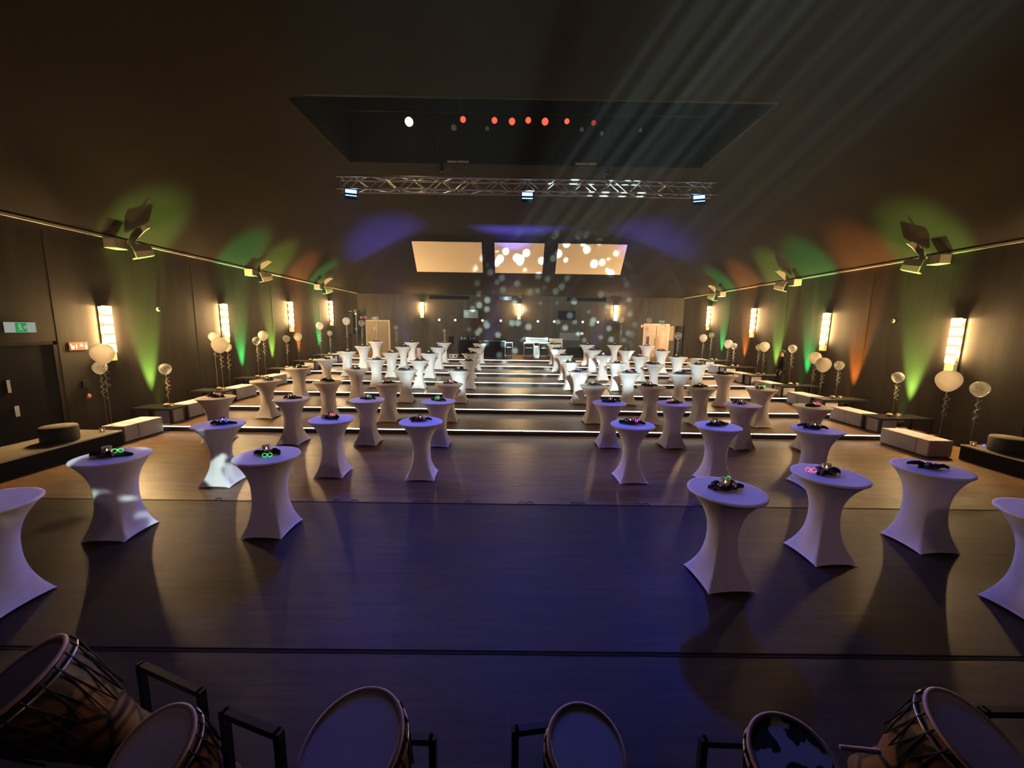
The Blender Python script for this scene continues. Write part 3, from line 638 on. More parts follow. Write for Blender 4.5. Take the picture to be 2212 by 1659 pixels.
bench(-10.02, -9.46, 9.38, 10.46, 0, [9.75], 'white bench by the left wall on the main floor, next to the platform')
bench(10.08, 10.66, 9.05, 10.30, 0, [9.35], 'white bench by the right wall on the main floor, next to the platform')
lt = [(10.72, 11.28), (12.7, 13.25), (14.75, 15.3), (16.75, 17.3), (18.8, 19.35), (20.85, 21.4)]
for t in range(1, 7):
    y0 = Y1+(t-1)*D+.14; y1 = y0+.60; z = tz(t); ye = Y1+t*D-.08; ym = (y1+.03+ye)/2
    for side_, X0, X1, B0, B1, WX in (('left', -10.50, -9.38, -10.02, -9.48, WL), ('right', 10.38, 11.86, 10.44, 11.0, WR)):
        side_table(X0, X1, y0, y1, z, 'black side table with square legs by the %s wall on tier %s' % (side_, TN[t-1]))
        bench(B0, B1, y1+.03, ye, z, [ym], 'white two-seat bench by the %s wall on tier %s' % (side_, TN[t-1]))
        c0 = box(-.23, .23, -.22, .22, 0, .37).build('cube_stool', WHITE, bevel=.018); c0.location = ((B0+B1)/2, (y0+y1)/2+.02, z+.001)
        if side_ == 'left': c0.location.x = -9.72
        tag(c0, 'white cube stool tucked under the side table by the %s wall, tier %s' % (side_, TN[t-1]), 'stool', 'white cube stools under the side tables')
        if t >= 5 or True:
            tx = -9.75 if side_ == 'left' else 10.9; b2 = empty('snack_bowl', (tx, (y0+y1)/2, z+.442)); r = .085
            MB().lathe([(r*.5, 0), (r*.95, .03), (r, .055), (r*.92, .055), (r*.5, .008), (.001, .008)], 16).build('bowl', mat_bowl if 'mat_bowl' in globals() else SIL, b2)
            MB().lathe([(r*.9, .05), (r*.6, .085), (.001, .10)], 12).build('snacks', globals().setdefault('SNK', mat('snack_food', (.42, .27, .11), .8, noise=((40, 40, 40), (.62, .45, .22)), bump=.5)), b2)
            tag(b2, 'heaped bowl on the black side table by the %s wall, tier %s' % (side_, TN[t-1]), 'bowl', 'bowls on the side tables')
            g = copy_tree(glass0); g.location = (tx+(.2 if side_ == 'left' else .22), (y0+y1)/2-.05, z+.441); tag(g, 'tealight glass on the side table by the %s wall, tier %s' % (side_, TN[t-1]), 'candle glass', 'tealight glasses on the side tables')
# round poufs on the platforms
for x, y, r, h, lb, m_ in ((-9.84, 8.35, .30, .34, 'round dark pouf on the left platform beside the white bench', POUFS), (-10.18, 6.6, .30, .30, 'second round pouf on the left platform, nearer the photo edge', TILE),
                        (11.18, 8.45, .30, .34, 'round dark pouf on the right platform beside the white bench', POUFS), (11.5, 7.2, .28, .30, 'second round pouf on the right platform, at the photo edge', POUFS)):
    e = empty('round_pouf', (x, y, .355)); tag(e, lb, 'pouf', 'round poufs on the platforms')
    MB().lathe([(r*.97, 0), (r, .03), (r, h-.03), (r*.98, h-.015)], 28).build('pouf_body', m_, e); MB().lathe([(r*.985, h-.015), (r*.95, h), (.001, h+.004)], 28).build('pouf_top', TILE, e)
g = copy_tree(glass0); g.location = (-9.7, 9.1, .356); tag(g, 'tealight glass at the end of the left platform by the bench', 'candle glass')
g = copy_tree(glass0); g.location = (10.95, 8.9, .356); tag(g, 'tealight glass at the end of the right platform by the bench', 'candle glass')
g = led_glasses('blue'); g.location = (11.15, 8.86, .358); g.rotation_euler = (0, 0, .4); tag(g, 'glowing blue LED glasses at the end of the right platform', 'glasses')

# ------------------------------------------------------------------ balloons
def make_balloon(dia, clear, rib, seed, tail=True):
    rnd = random.Random(seed); e = empty('balloon', (0, 0, 0)); R = dia/2; pr = []
    for i in range(17):
        u = PI*i/16; zz = -math.cos(u); rr = math.sin(u)
        if zz < 0: rr *= 1-.20*abs(zz)**1.5; zz *= 1.24
        pr.append((max(rr*R, .0015), zz*R))
    o = MB().lathe(pr, 28).build('balloon_skin', BALC if clear else BALW, e)
    MB().lathe([(.004, -R*1.24), (.012, -R*1.24-.02), (.003, -R*1.24-.022)], 8).build('knot', BALC if clear else BALW, e)
    zb = -R*1.24-.01
    MB().tube([(0, 0, zb), (.004, 0, zb-rib*.5), (0, 0, zb-rib)], .0035, 4).build('ribbon', RIBB, e)
    for q in range(2 if tail else 0):
        pts = []; L = rnd.uniform(.35, .6); a0 = rnd.uniform(0, 6)
        for i in range(26):
            u = i/25; pts.append(((.030+.02*q)*math.cos(a0+u*19)+.04*q, .03*math.sin(a0+u*19), zb-.05-L*u))
        MB().tube(pts, .004, 4).build('curled_ribbon', RIBB, e)
    return e
W, K = False, True
bal = [(-9.47, 9.12, 2.24, .43, W, .36, 'huge white balloon over the pouf at the left, in front of the nearest sconce'), (-9.66, 9.2, 1.89, .27, K, .36, 'clear balloon peeping out under the huge white one at the left'),
 (-9.81, 11.1, 1.66, .29, K, .60, 'clear balloon above the side table on tier one at the left'), (-9.57, 12.95, 2.27, .46, W, .76, 'large white balloon in front of the cluster near the second left sconce'),
 (-9.98, 13.25, 2.52, .29, W, .76, 'small white balloon at the top of the cluster near the second left sconce'), (-9.80, 13.6, 2.16, .28, W, .76, 'white balloon behind the large one near the second left sconce'),
 (-9.64, 14.95, 2.33, .28, K, .92, 'clear greenish balloon on tier three at the left, beside a white one'), (-9.72, 15.5, 2.52, .35, W, .92, 'white balloon on tier three at the left, beside a clear one'),
 (-9.64, 16.95, 2.36, .28, K, 1.07, 'clear balloon on tier four at the left, under the third sconce'), (-9.44, 17.5, 2.43, .33, W, 1.07, 'white balloon on tier four at the left, above the orange beam'),
 (-9.21, 19.1, 2.93, .34, W, 1.24, 'white balloon beside the farthest left sconce'), (-9.58, 20.9, 2.54, .27, K, 1.39, 'small clear balloon below the farthest left sconce'),
 (-7.55, 18.2, 3.16, .33, W, 1.76, 'white balloon tied to the outer cocktail table of the seventh row, left'), (-7.56, 20.07, 3.09, .30, K, 1.92, 'clear balloon tied to the outer cocktail table of the eighth row, left'),
 (-7.59, 22.3, 3.35, .30, K, 2.08, 'clear balloon tied to the outer cocktail table of the ninth row, left'), (-5.81, 20.0, 2.90, .21, K, 1.92, 'small clear balloon over the eighth row, left of the back door'),
 (-3.71, 22.05, 2.75, .17, K, 2.08, 'tiny clear balloon over the ninth row, left of the black counter'),
 (6.20, 22.2, 3.50, .32, W, 2.08, 'white balloon over the ninth row, right of the far sconce'), (7.70, 22.05, 3.48, .30, K, 2.08, 'clear balloon tied to the outer cocktail table of the ninth row, right'),
 (7.82, 22.6, 2.95, .22, K, 1.12, 'small clear balloon left of the pale door at the back'), (7.62, 19.75, 3.14, .29, K, 1.92, 'clear balloon in front of the pale door at the back'),
 (7.54, 17.72, 2.72, .31, K, 1.76, 'clear balloon tied to the outer cocktail table of the seventh row, right'), (10.35, 21.1, 2.58, .39, W, 1.40, 'white balloon beside a small green-lit one on tier six, right'),
 (10.82, 21.2, 2.73, .28, K, 1.40, 'clear green-lit balloon on tier six at the right'), (10.6, 19.1, 2.35, .39, W, 1.24, 'white balloon overlapping a clear one on tier five, right'),
 (11.01, 19.3, 2.23, .28, K, 1.24, 'clear balloon behind the white one on tier five, right'), (11.10, 17.5, 2.26, .26, K, 1.07, 'clear balloon behind the white one beside the standing man'),
 (11.01, 16.98, 2.32, .39, W, 1.07, 'white balloon just left of the standing man'), (10.81, 15.0, 2.33, .29, K, .92, 'clear green-lit balloon just right of the standing man'),
 (10.62, 13.6, 2.09, .38, W, .75, 'white balloon behind and left in the cluster near the second right sconce'), (10.58, 13.15, 1.89, .45, W, .76, 'large white balloon in front of the cluster near the second right sconce'),
 (11.08, 13.1, 1.87, .28, K, .76, 'clear balloon lit orange, right in the cluster near the second right sconce'), (11.02, 11.0, 1.73, .28, K, .60, 'clear green-lit balloon above the side table on tier one, right'),
 (10.50, 9.25, 1.875, .47, W, .425, 'huge white balloon below the nearest right sconce'), (10.86, 8.9, 1.72, .33, K, .36, 'clear balloon over the platform near the right edge of the photo')]
for i, (x, y, z, d, cl, zb, lb) in enumerate(bal):
    if abs(x) < 8.6 and i in (12, 13, 14, 15, 16, 17, 18, 20, 21): pass
    rib = max(.2, z-d/2*1.22-.01-zb-.02)
    e = make_balloon(d, cl, rib, i); e.location = (x, y, z); tag(e, lb, 'balloon', 'balloons on ribbons')

# ------------------------------------------------------------------ back of the hall
Z7 = tz(7)
def thing_box(name, label, cat, x0, x1, y0, y1, z0, z1, m_, bevel=.008, group=None):
    cx, cy_ = (x0+x1)/2, (y0+y1)/2; o = box(x0-cx, x1-cx, y0-cy_, y1-cy_, 0, z1-z0).build(name, m_, bevel=bevel); o.location = (cx, cy_, z0); tag(o, label, cat, group); return o
# left: door, tower, signs
struct(box(-9.94, -8.46, YB-.03, YB-.001, Z7, 3.28).build('door_1', mat('brown_door', (.09, .065, .035), .5)))
fr = MB().box(-10.04, -9.94, YB-.06, YB-.001, Z7, 3.36).box(-8.46, -8.36, YB-.06, YB-.001, Z7, 3.36).box(-9.94, -8.46, YB-.06, YB-.001, 3.28, 3.36)
struct(fr.build('trim_14', mat('pale_door_frame', (.30, .23, .12), .5)), 'pale frame around the left back door')
h = box(-9.46, -9.38, YB-.09, YB-.035, 2.62, 2.90).build('door_handle', SIL, bpy.data.objects['door_1'])
e = empty('speaker_tower', (-10.3, 26.0, Z7)); tag(e, 'tall black speaker on a stand in the left back corner', 'speaker')
box(-.38, .02, -.2, .25, 1.30, 2.66).build('speaker_cabinet', BLACKP, e, bevel=.02); MB().tube([(.12, .1, 0), (.12, .1, 2.9)], .07, 10).build('stand_pole', DMET, e)
box(-.3, .3, -.25, .3, 0, .04).build('stand_base', DMET, e); box(-.35, -.05, -.15, .1, 2.72, 2.80).build('mounting_plate', DMET, e)
box(.06, .20, -.02, .12, 2.55, 2.66).build('pole_clamp', SIL, e); box(.06, .20, -.02, .12, 1.55, 1.68).build('pole_clamp', SIL, e)
def exit_sign(x, y, z, w_, rot, lb, mini=False):
    e = empty('exit_sign', (x, y, z)); e.rotation_euler = (0, 0, rot); tag(e, lb, 'exit sign', 'emergency exit lights')
    box(-w_/2, w_/2, -.04, 0, 0, w_*.42).build('sign_box', mat_sw, e)
    gm = MB()
    box(-w_*.20, w_*.18, -.046, -.041, .01, w_*.42-.01).build('green_panel', mat_sg, e)
    r = w_*.42
    # running figure and arrow in white on green
    f = MB(); f.lathe([(.001, 0), (r*.09, 0)], 10, mtx=Matrix.Translation((-w_*.06, -.048, r*.80)) @ Matrix.Rotation(PI/2, 4, 'X'))
    def st(a, b, t=.05):
        a = Vector((a[0]*w_, 0, a[1]*r)); b_ = Vector((b[0]*w_, 0, b[1]*r)); d = (b_-a).normalized(); n = Vector((-d.z, 0, d.x))*t*r
        f.add([(p.x, -.048, p.z) for p in (a-n, b_-n, b_+n, a+n)], [(0, 1, 2, 3)])
    st((-.06, .70), (-.03, .42), .07); st((-.06, .66), (-.12, .50)); st((-.06, .64), (.0, .56)); st((-.03, .42), (.02, .30)); st((.02, .30), (.0, .14)); st((-.03, .42), (-.08, .28)); st((-.08, .28), (-.13, .24)); st((.06, .5), (.15, .5)); st((.15, .5), (.11, .66)); st((.15, .5), (.11, .34))
    f.build('running_figure', mat_sw, e)
mat_sw = mat_emit('exit_sign_white', (.85, .95, .80), .35); mat_sg = mat_emit('exit_sign_green', (.03, .55, .12), .5)
exit_sign(WL+.005, 8.52, 2.70, .52, PI/2, 'lit green and white exit light on the left wall near the photo edge')
exit_sign(-10.5, 26.7, 3.86, .30, 0, 'small lit exit light above the speaker tower in the left corner')
exit_sign(-9.45, YB-.005, 3.42, .26, 0, 'small lit exit light above the left back door')
exit_sign(10.46, YB-.005, 3.46, .34, 0, 'small lit exit light above the pale right back door')
REDS = mat('red_sign', (.26, .025, .018), .5); WSN = mat('sign_white', (.7, .62, .55), .5)
def fire_sign(x, y, z, w_, h_, rot, lb):
    e = empty('fire_sign', (x, y, z)); e.rotation_euler = (0, 0, rot); tag(e, lb, 'sign', 'red fire safety signs')
    box(-w_/2, w_/2, -.008, 0, 0, h_).build('sign_plate', REDS, e); f = MB()
    def pl(pts): f.add([(a*w_, -.010, b*h_) for a, b in pts], [tuple(range(len(pts)))])
    pl([(-.40, .15), (-.30, .10), (-.22, .2), (-.22, .55), (-.28, .62), (-.34, .60), (-.40, .85), (-.44, .85), (-.42, .5)])   # hand
    pl([(-.16, .2), (-.10, .2), (-.08, .6), (-.12, .85), (-.16, .6)])                                                          # flame
    pl([(.04, .45), (.15, .88), (.26, .45)]); pl([(.34, .12), (.44, .12), (.46, .45), (.40, .85), (.34, .45)])
    f.build('pictogram', WSN, e)
fire_sign(WL+.004, 9.62, 2.26, .42, .19, PI/2, 'red and white fire alarm sign on the left wall beside the dark door')
fire_sign(-10.2, YB-.004, 3.42, .48, .22, 0, 'red fire safety sign at the left end of the back wall')
fire_sign(9.14, YB-.004, 3.10, .24, .22, 0, 'small red sign left of the pale door')
c_ = box(-.05, .0, -.09, .09, -.09, .09).build('wall_phone', DMET); c_.location = (WL+.055, 9.65, 1.42); tag(c_, 'small grey call box on the left wall above a red button', 'call box')
e = empty('fire_alarm_button', (WL+.004, 9.66, 1.10)); tag(e, 'round red alarm button on the left wall under the call box', 'alarm button')
MB().lathe([(.075, 0), (.075, .03), (.001, .035)], 18, mtx=Matrix.Rotation(PI/2, 4, 'Y')).build('red_disc', REDS, e)
MB().box(.036, .039, -.03, .03, -.012, .012).box(.036, .039, -.02, .02, .018, .032).build('printed_mark', WSN, e)
# left wall door
struct(box(WL+.001, WL+.03, 7.2, 9.05, .36, 2.42).build('door_2', BLACKP)); struct(MB().box(WL+.001, WL+.05, 9.05, 9.13, .36, 2.5).box(WL+.001, WL+.05, 7.1, 9.13, 2.42, 2.5).build('trim_15', WALL), 'frame of the dark left wall door')
box(WL+.03, WL+.07, 8.10, 8.16, 1.45, 1.72).build('door_handle', SIL, bpy.data.objects['door_2']); box(WL+.03, WL+.045, 8.18, 8.26, .92, 1.15).build('door_lock', SIL, bpy.data.objects['door_2'])
for X, y, z, lb in ((WL, 11.92, 3.35, 'small round sensor on the left wall between two sconces'), (WR, 12.31, 3.34, 'small round sensor on the right wall between two sconces')):
    sg = 1 if X < 0 else -1; o = MB().lathe([(.06, 0), (.06, .03), (.045, .05), (.03, .03), (.001, .03)], 14, mtx=Matrix.Rotation(sg*PI/2, 4, 'Y')).build('wall_sensor', SPK); o.location = (X+sg*.003, y, z); tag(o, lb, 'sensor')
# projection ports, screens, hatch, small lamps on the back wall
DGL = mat('dark_port_glass', (.008, .009, .010), .12)
for i, (x0, x1) in enumerate(((-5.62, -2.87), (-.87, .02), (3.83, 6.54))):
    s_ = struct(box(x0, x1, YB-.02, YB-.001, 4.84, 5.08).build('window_%d' % (i+1), DGL)); box(x0-.03, x1+.03, YB-.03, YB-.001, 4.80, 4.84).build('window_sill', WALL, s_)
def tv(x0, x1, z0, z1, lb, glow):
    e = empty('wall_monitor', ((x0+x1)/2, YB, z0)); tag(e, lb, 'monitor', 'monitors on the back wall'); hw = (x1-x0)/2; hh = z1-z0
    box(-hw, hw, -.16, -.10, 0, hh).build('bezel', BLACKP, e); box(-hw+.03, hw-.03, -.163, -.161, .03, hh-.03).build('screen_glass', glow, e); box(-.1, .1, -.10, -.002, hh*.3, hh*.7).build('wall_mount', DMET, e)
tv(-3.28, -2.22, 3.55, 4.16, 'pale glinting monitor on the back wall, left of the middle sconce', mat('painted_glint_glass', (.20, .25, .24), .35))  # glint painted in as a paler glass colour
tv(3.25, 4.42, 3.54, 4.16, 'dark switched-off monitor on the back wall, right of the middle sconce', DGL)
lmp = mat_emit('small_lamp_glass', (1.0, .92, .80), 3.2); k = 0
xs8 = (-4.94, -3.84, -1.96, -.70, 1.87, 2.99, 4.96, 6.01)
for k, x in enumerate(xs8):
    e = empty('porthole_lamp', (x, YB-.004, 3.43)); tag(e, 'small round lit lamp on the back wall, %s of eight from the left' % NUM[k], 'wall lamp', 'round lamps in a row on the back wall')
    q = Matrix.Rotation(PI/2, 4, 'X'); MB().lathe([(.10, 0), (.10, .05), (.075, .06)], 16, mtx=q).build('lamp_ring', DMET, e); MB().lathe([(.078, .058), (.05, .085), (.001, .095)], 14, mtx=q).build('lamp_glass', lmp, e)
e = empty('serving_hatch', (4.1, YB, 2.1)); tag(e, 'dark framed serving hatch in the back wall', 'hatch')
fr = MB().box(-.75, .75, -.05, -.001, .58, .64).box(-.75, .75, -.05, -.001, 0, .06).box(-.75, -.69, -.05, -.001, .06, .58).box(.69, .75, -.05, -.001, .06, .58); fr.build('hatch_frame', DMET, e); box(-.69, .69, -.02, -.001, .06, .58).build('hatch_panel', mat('hatch_grey', (.05, .05, .05), .4), e)
o = box(-.1, .1, -.01, 0, 0, .17).build('notice', WSN); o.location = (4.95, YB-.002, 2.55); tag(o, 'small pale notice beside the serving hatch', 'notice')
# right back: pale lit door, poster, column
PDOOR = mat('pale_pink_door', (.42, .27, .20), .45, noise=((2, 1, 6), (.50, .34, .26)))
e = struct(box(9.30, 10.92, YB-.05, YB-.001, Z7, 3.30).build('door_3', PDOOR)); box(10.10, 10.13, YB-.06, YB-.05, Z7, 3.2).build('door_gap', DMET, e)
box(9.42, 9.62, YB-.065, YB-.05, 1.7, 2.5).build('door_window', DGL, e); box(9.98, 10.05, YB-.10, YB-.05, 1.9, 2.45).build('door_handle', SIL, e); box(10.18, 10.36, YB-.065, YB-.05, 1.3, 2.5).build('door_panel', mat('door_panel_brown', (.35, .2, .14), .5), e)
struct(MB().box(9.22, 9.30, YB-.07, YB-.001, Z7, 3.38).box(10.92, 11.0, YB-.07, YB-.001, Z7, 3.38).box(9.30, 10.92, YB-.07, YB-.001, 3.30, 3.38).build('trim_16', mat('pink_door_frame', (.55, .40, .30), .5)), 'frame of the pale door')
lamp('door_fill', 'SPOT', (10.1, YB-1.3, 4.6), 25, (1, .72, .5), target=(10.1, YB, 2.2), spot_size=math.radians(60), spot_blend=.8, shadow_soft_size=.1)  # spot without a fixture, added to brighten the pale door
e = empty('framed_poster', (11.15, YB, 2.25)); tag(e, 'narrow framed poster right of the pale door', 'poster')
box(-.16, .16, -.03, -.001, 0, .98).build('poster_frame', mat('poster_frame_brown', (.25, .18, .12), .5), e); box(-.13, .13, -.034, -.031, .03, .95).build('poster_sheet', mat('poster_print', (.10, .07, .05), .6, noise=((14, 1, 9), (.34, .22, .15))), e)
o = box(-.15, .15, -.3, 0, 0, 2.15).build('corner_column', BLACKP); o.location = (11.6, YB-.002, Z7); tag(o, 'dark boxed column in the right back corner', 'column')
# counters and equipment on the top tier
e = empty('bar_counter', (-2.55, 24.9, Z7)); tag(e, 'black bar counter left of the centre gap', 'counter'); box(-.68, .62, -.3, .4, 0, 1.0).build('counter_body', BLACKP, e, bevel=.01); box(-.72, .66, -.34, .44, 1.0, 1.05).build('counter_top', RISER, e)
e = empty('bar_counter', (-.95, 24.9, Z7)); tag(e, 'black bar counter right beside the steel trolley', 'counter'); box(-.86, .60, -.3, .4, 0, 1.0).build('counter_body', BLACKP, e, bevel=.01); box(-.9, .64, -.34, .44, 1.0, 1.05).build('counter_top', RISER, e); box(-.05, .62, -.1, .3, 1.08, 1.13).build('upper_shelf', BLACKP, e); box(.0, .05, .0, .05, 1.05, 1.08).build('shelf_post', BLACKP, e); box(.5, .55, .0, .05, 1.05, 1.08).build('shelf_post', BLACKP, e)
for x0, x1, lb in ((-3.12, -2.62, 'black equipment case, left one on the black counter'), (-2.56, -2.02, 'black equipment case, right one on the black counter')):
    e = empty('equipment_case', ((x0+x1)/2, 24.85, Z7+1.052)); tag(e, lb, 'case', 'black cases on the counter'); hw = (x1-x0)/2
    box(-hw, hw, -.2, .2, 0, .24).build('case_body', DMET, e, bevel=.01); box(-.08, .08, -.215, -.2, .1, .13).build('case_handle', STEEL, e); box(-hw+.03, -hw+.06, -.206, -.2, .04, .2).build('latch', STEEL, e)
e = empty('portable_radio', (-3.48, 23.9, Z7)); tag(e, 'small white boxy radio on the top tier floor left of the counter', 'radio')
box(-.24, .24, -.1, .1, 0, .21).build('radio_body', mat('radio_white', (.6, .62, .6), .4), e, bevel=.01)
for s_ in (-.13, .13): MB().lathe([(.001, 0), (.055, 0), (.055, -.006)], 14, mtx=Matrix.Translation((s_, -.102, .11)) @ Matrix.Rotation(-PI/2, 4, 'X')).build('speaker_cone', BLACKP, e)
def frame_box(x0, x1, y0, y1, z0, z1, r=.018):
    b = MB()
    for x in (x0, x1):
        for y in (y0, y1): b.tube([(x, y, z0), (x, y, z1)], r, 6)
    for z in (z0+.04, z1):
        b.tube([(x0, y0, z), (x1, y0, z)], r, 6); b.tube([(x0, y1, z), (x1, y1, z)], r, 6); b.tube([(x0, y0, z), (x0, y1, z)], r, 6); b.tube([(x1, y0, z), (x1, y1, z)], r, 6)
    return b
def trolley(x0, x1, y, z1, lb, inner):
    cx = (x0+x1)/2; hw = (x1-x0)/2; e = empty('steel_trolley', (cx, y, Z7)); tag(e, lb, 'trolley', 'steel catering trolleys at the back')
    frame_box(-hw, hw, -.25, .25, .10, z1).build('tube_frame', STEEL, e); box(-hw, hw, -.25, .25, .12, .15).build('lower_shelf', STEEL, e); box(-hw, hw, -.25, .25, z1-.02, z1).build('upper_shelf', STEEL, e)
    if inner: box(-hw+.08, hw-.08, -.2, .2, .18, z1-.12).build('oven_front', DGL, e); box(-hw+.1, hw-.1, -.212, -.2, z1-.3, z1-.27).build('oven_handle', STEEL, e)
    for sx in (-hw+.03, hw-.03):
        for sy in (-.2, .2): MB().lathe([(.001, -.015), (.04, -.015), (.04, .015), (.001, .015)], 12, mtx=Matrix.Translation((sx, sy, .042)) @ Matrix.Rotation(PI/2, 4, 'Y')).build('caster', BLACKP, e)
trolley(-.33, .12, 24.45, .95, 'narrow steel trolley against the black counter', True); trolley(.84, 1.45, 24.6, .92, 'steel oven trolley, left one under the grill hood', True)
trolley(1.80, 2.40, 24.6, .92, 'steel oven trolley, middle one under the grill hood', True); trolley(2.48, 3.25, 24.9, .98, 'open steel trolley, right of the grill hood', False)
e = empty('gas_bottle_stand', (1.63, 24.55, Z7)); tag(e, 'slatted steel stand between the two oven trolleys', 'stand')
for s_ in (-.13, -.045, .045, .13): box(s_-.02, s_+.02, -.1, -.06, 0, .74).build('slat', STEEL, e)
box(-.16, .16, -.1, .1, .70, .76).build('stand_top', STEEL, e); box(-.16, .16, -.1, .1, 0, .03).build('stand_foot', STEEL, e)
e = empty('grill', (1.63, 24.62, Z7+.945)); tag(e, 'wide steel grill with a lid standing across the two oven trolleys', 'grill')
box(-.78, .78, -.24, .24, 0, .05).build('grill_tray', STEEL, e); box(-.68, .68, -.2, .22, .05, .20).build('grill_body', mat('grill_panel', (.20, .23, .23), .3, .7), e, bevel=.01); box(-.70, .70, -.22, .24, .20, .34).build('grill_lid', STEEL, e, bevel=.03); box(-.5, .5, -.26, -.24, .25, .27).build('lid_handle', DMET, e)
o = box(-.40, .40, -.2, .2, 0, .22).build('cardboard_box', mat('beige_card', (.52, .45, .34), .8)); o.location = (2.86, 24.9, Z7+1.0); tag(o, 'beige box on the open steel trolley', 'box')
e = empty('dark_sideboard', (4.7, 25.6, Z7)); tag(e, 'low dark sideboard at the back behind the right tables', 'sideboard'); box(-.98, .98, -.3, .3, 0, .66).build('sideboard_body', BLACKP, e, bevel=.02); box(-1, 1, -.32, .32, .66, .70).build('sideboard_top', DMET, e)
e = empty('bar_stool', (-3.85, 25.4, Z7)); tag(e, 'black bar stool at the back left of the counter', 'stool'); MB().lathe([(.17, .80), (.19, .83), (.19, .88), (.001, .90)], 16).build('seat', BLACKP, e); MB().tube([(0, 0, .02), (0, 0, .8)], .03, 8).build('column', DMET, e); MB().lathe([(.22, 0), (.21, .02), (.001, .03)], 16).build('foot', DMET, e); box(-.17, .17, .14, .18, .92, 1.25).build('backrest', BLACKP, e, bevel=.02); box(-.02, .02, .15, .17, .86, .94).build('back_post', DMET, e)
o = box(-.12, .12, -.12, .12, 0, .55).build('pedestal', mat('pink_pedestal', (.55, .38, .34), .6)); o.location = (-5.6, 24.0, Z7); tag(o, 'short pink pedestal on the top tier behind the left tables', 'pedestal')

# ------------------------------------------------------------------ the man by the right wall
def skinned(name, pts, edges, radii, m_, parent=None, root=0, sub=2):
    me = bpy.data.meshes.new(name); me.from_pydata([tuple(p) for p in pts], edges, []); me.update(); me.materials.append(m_)
    o = bpy.data.objects.new(name, me); C.objects.link(o)
    if parent: o.parent = parent
    o.modifiers.new('skin', 'SKIN'); me.skin_vertices or None
    if not me.skin_vertices:
        bm = bmesh.new(); bm.from_mesh(me); bm.verts.layers.skin.verify(); bm.to_mesh(me); bm.free()
    sv = me.skin_vertices[0].data
    for i, r in enumerate(radii): sv[i].radius = (r, r) if not isinstance(r, tuple) else r; sv[i].use_root = (i == root)
    s_ = o.modifiers.new('sub', 'SUBSURF'); s_.levels = sub; s_.render_levels = sub; o.modifiers['skin'].use_smooth_shade = True
    return o
P = {'pel': (0, 0, .90), 'wai': (0, .01, 1.04), 'che': (0, .0, 1.27), 'nb': (0, -.01, 1.42), 'nt': (0, -.02, 1.50), 'hd': (0, -.03, 1.58), 'ht': (0, -.02, 1.645)}
pts = [P['pel'], P['wai'], P['che'], P['nb'], P['nt'], P['hd'], P['ht']]; ed = [(i, i+1) for i in range(6)]; rad = [(.145, .10), (.14, .10), (.165, .11), .062, .055, (.078, .095), (.060, .07)]
for s_ in (-1, 1):
    n = len(pts); pts += [(s_*.17, 0, 1.38), (s_*.215, .02, 1.12), (s_*.215, -.05, .88), (s_*.215, -.08, .80)]; rad += [.055, .043, .032, .034]; ed += [(2, n), (n, n+1), (n+1, n+2), (n+2, n+3)]
    hb = len(pts)-1
    for q, (dx, dy, L) in enumerate(((-.028, -.01, .075), (-.010, -.012, .085), (.010, -.010, .080), (.026, -.004, .065))):
        m0 = len(pts); pts += [(s_*.215+dx*.8, -.085+dy, .775), (s_*.215+dx, -.095+dy, .775-L*.5), (s_*.215+dx, -.085+dy, .775-L)]; rad += [.011, .010, .008]; ed += [(hb, m0), (m0, m0+1), (m0+1, m0+2)]
    m0 = len(pts); pts += [(s_*.19, -.115, .785), (s_*.185, -.13, .755)]; rad += [.012, .010]; ed += [(hb, m0), (m0, m0+1)]
    n = len(pts); pts += [(s_*.095, 0, .84), (s_*.10, -.01, .47), (s_*.10, .03, .08), (s_*.105, -.09, .035)]; rad += [.085, .058, .040, .036]; ed += [(0, n), (n, n+1), (n+1, n+2), (n+2, n+3)]
man = skinned('person', pts, ed, rad, SKIN); man.location = (11.22, 16.12, tz(3)+.002); man.scale = (1.03, 1.03, 1.03); man.rotation_euler = (0, 0, math.radians(-105))
tag(man, 'man in a dark jacket standing by the right wall, turned to the left', 'person')
MB().lathe([(.001, -.02), (.086, -.01), (.094, .04), (.078, .085), (.001, .105)], 16, mtx=Matrix.Translation((0, .005, 1.595)) @ Matrix.Rotation(math.radians(-24), 4, 'X')).build('hair', HAIR, man)
# face: nose, ears, eyes, mouth
f = MB(); f.lathe([(.001, 0), (.014, .012), (.010, .035), (.001, .04)], 8, mtx=Matrix.Translation((0, -.122, 1.572))); f.build('nose', SKIN, man)
for s_ in (-1, 1):
    MB().lathe([(.001, -.022), (.014, -.01), (.016, .01), (.001, .026)], 8, mtx=Matrix.Translation((s_*.082, -.02, 1.585))).build('ear', SKIN, man)
    MB().lathe([(.001, -.008), (.010, 0), (.001, .008)], 8, mtx=Matrix.Translation((s_*.032, -.112, 1.605))).build('eye', HAIR, man)
MB().lathe([(.001, -.004), (.022, 0), (.001, .004)], 8, mtx=Matrix.Translation((0, -.108, 1.545))).build('mouth', mat('lips', (.35, .14, .11), .5), man)
jp = [(0, .0, .84), (0, .01, 1.04), (0, 0, 1.27), (0, -.005, 1.43)]; jr = [(.185, .135), (.175, .13), (.20, .14), (.075, .075)]; je = [(0, 1), (1, 2), (2, 3)]
for s_ in (-1, 1):
    n = len(jp); jp += [(s_*.175, 0, 1.385), (s_*.225, .02, 1.12), (s_*.222, -.05, .86)]; jr += [.075, .065, .052]; je += [(2, n), (n, n+1), (n+1, n+2)]
skinned('jacket', jp, je, jr, BCLOTH, man, 2)
tp = [(0, 0, .90)]; tr = [(.15, .115)]; te = []
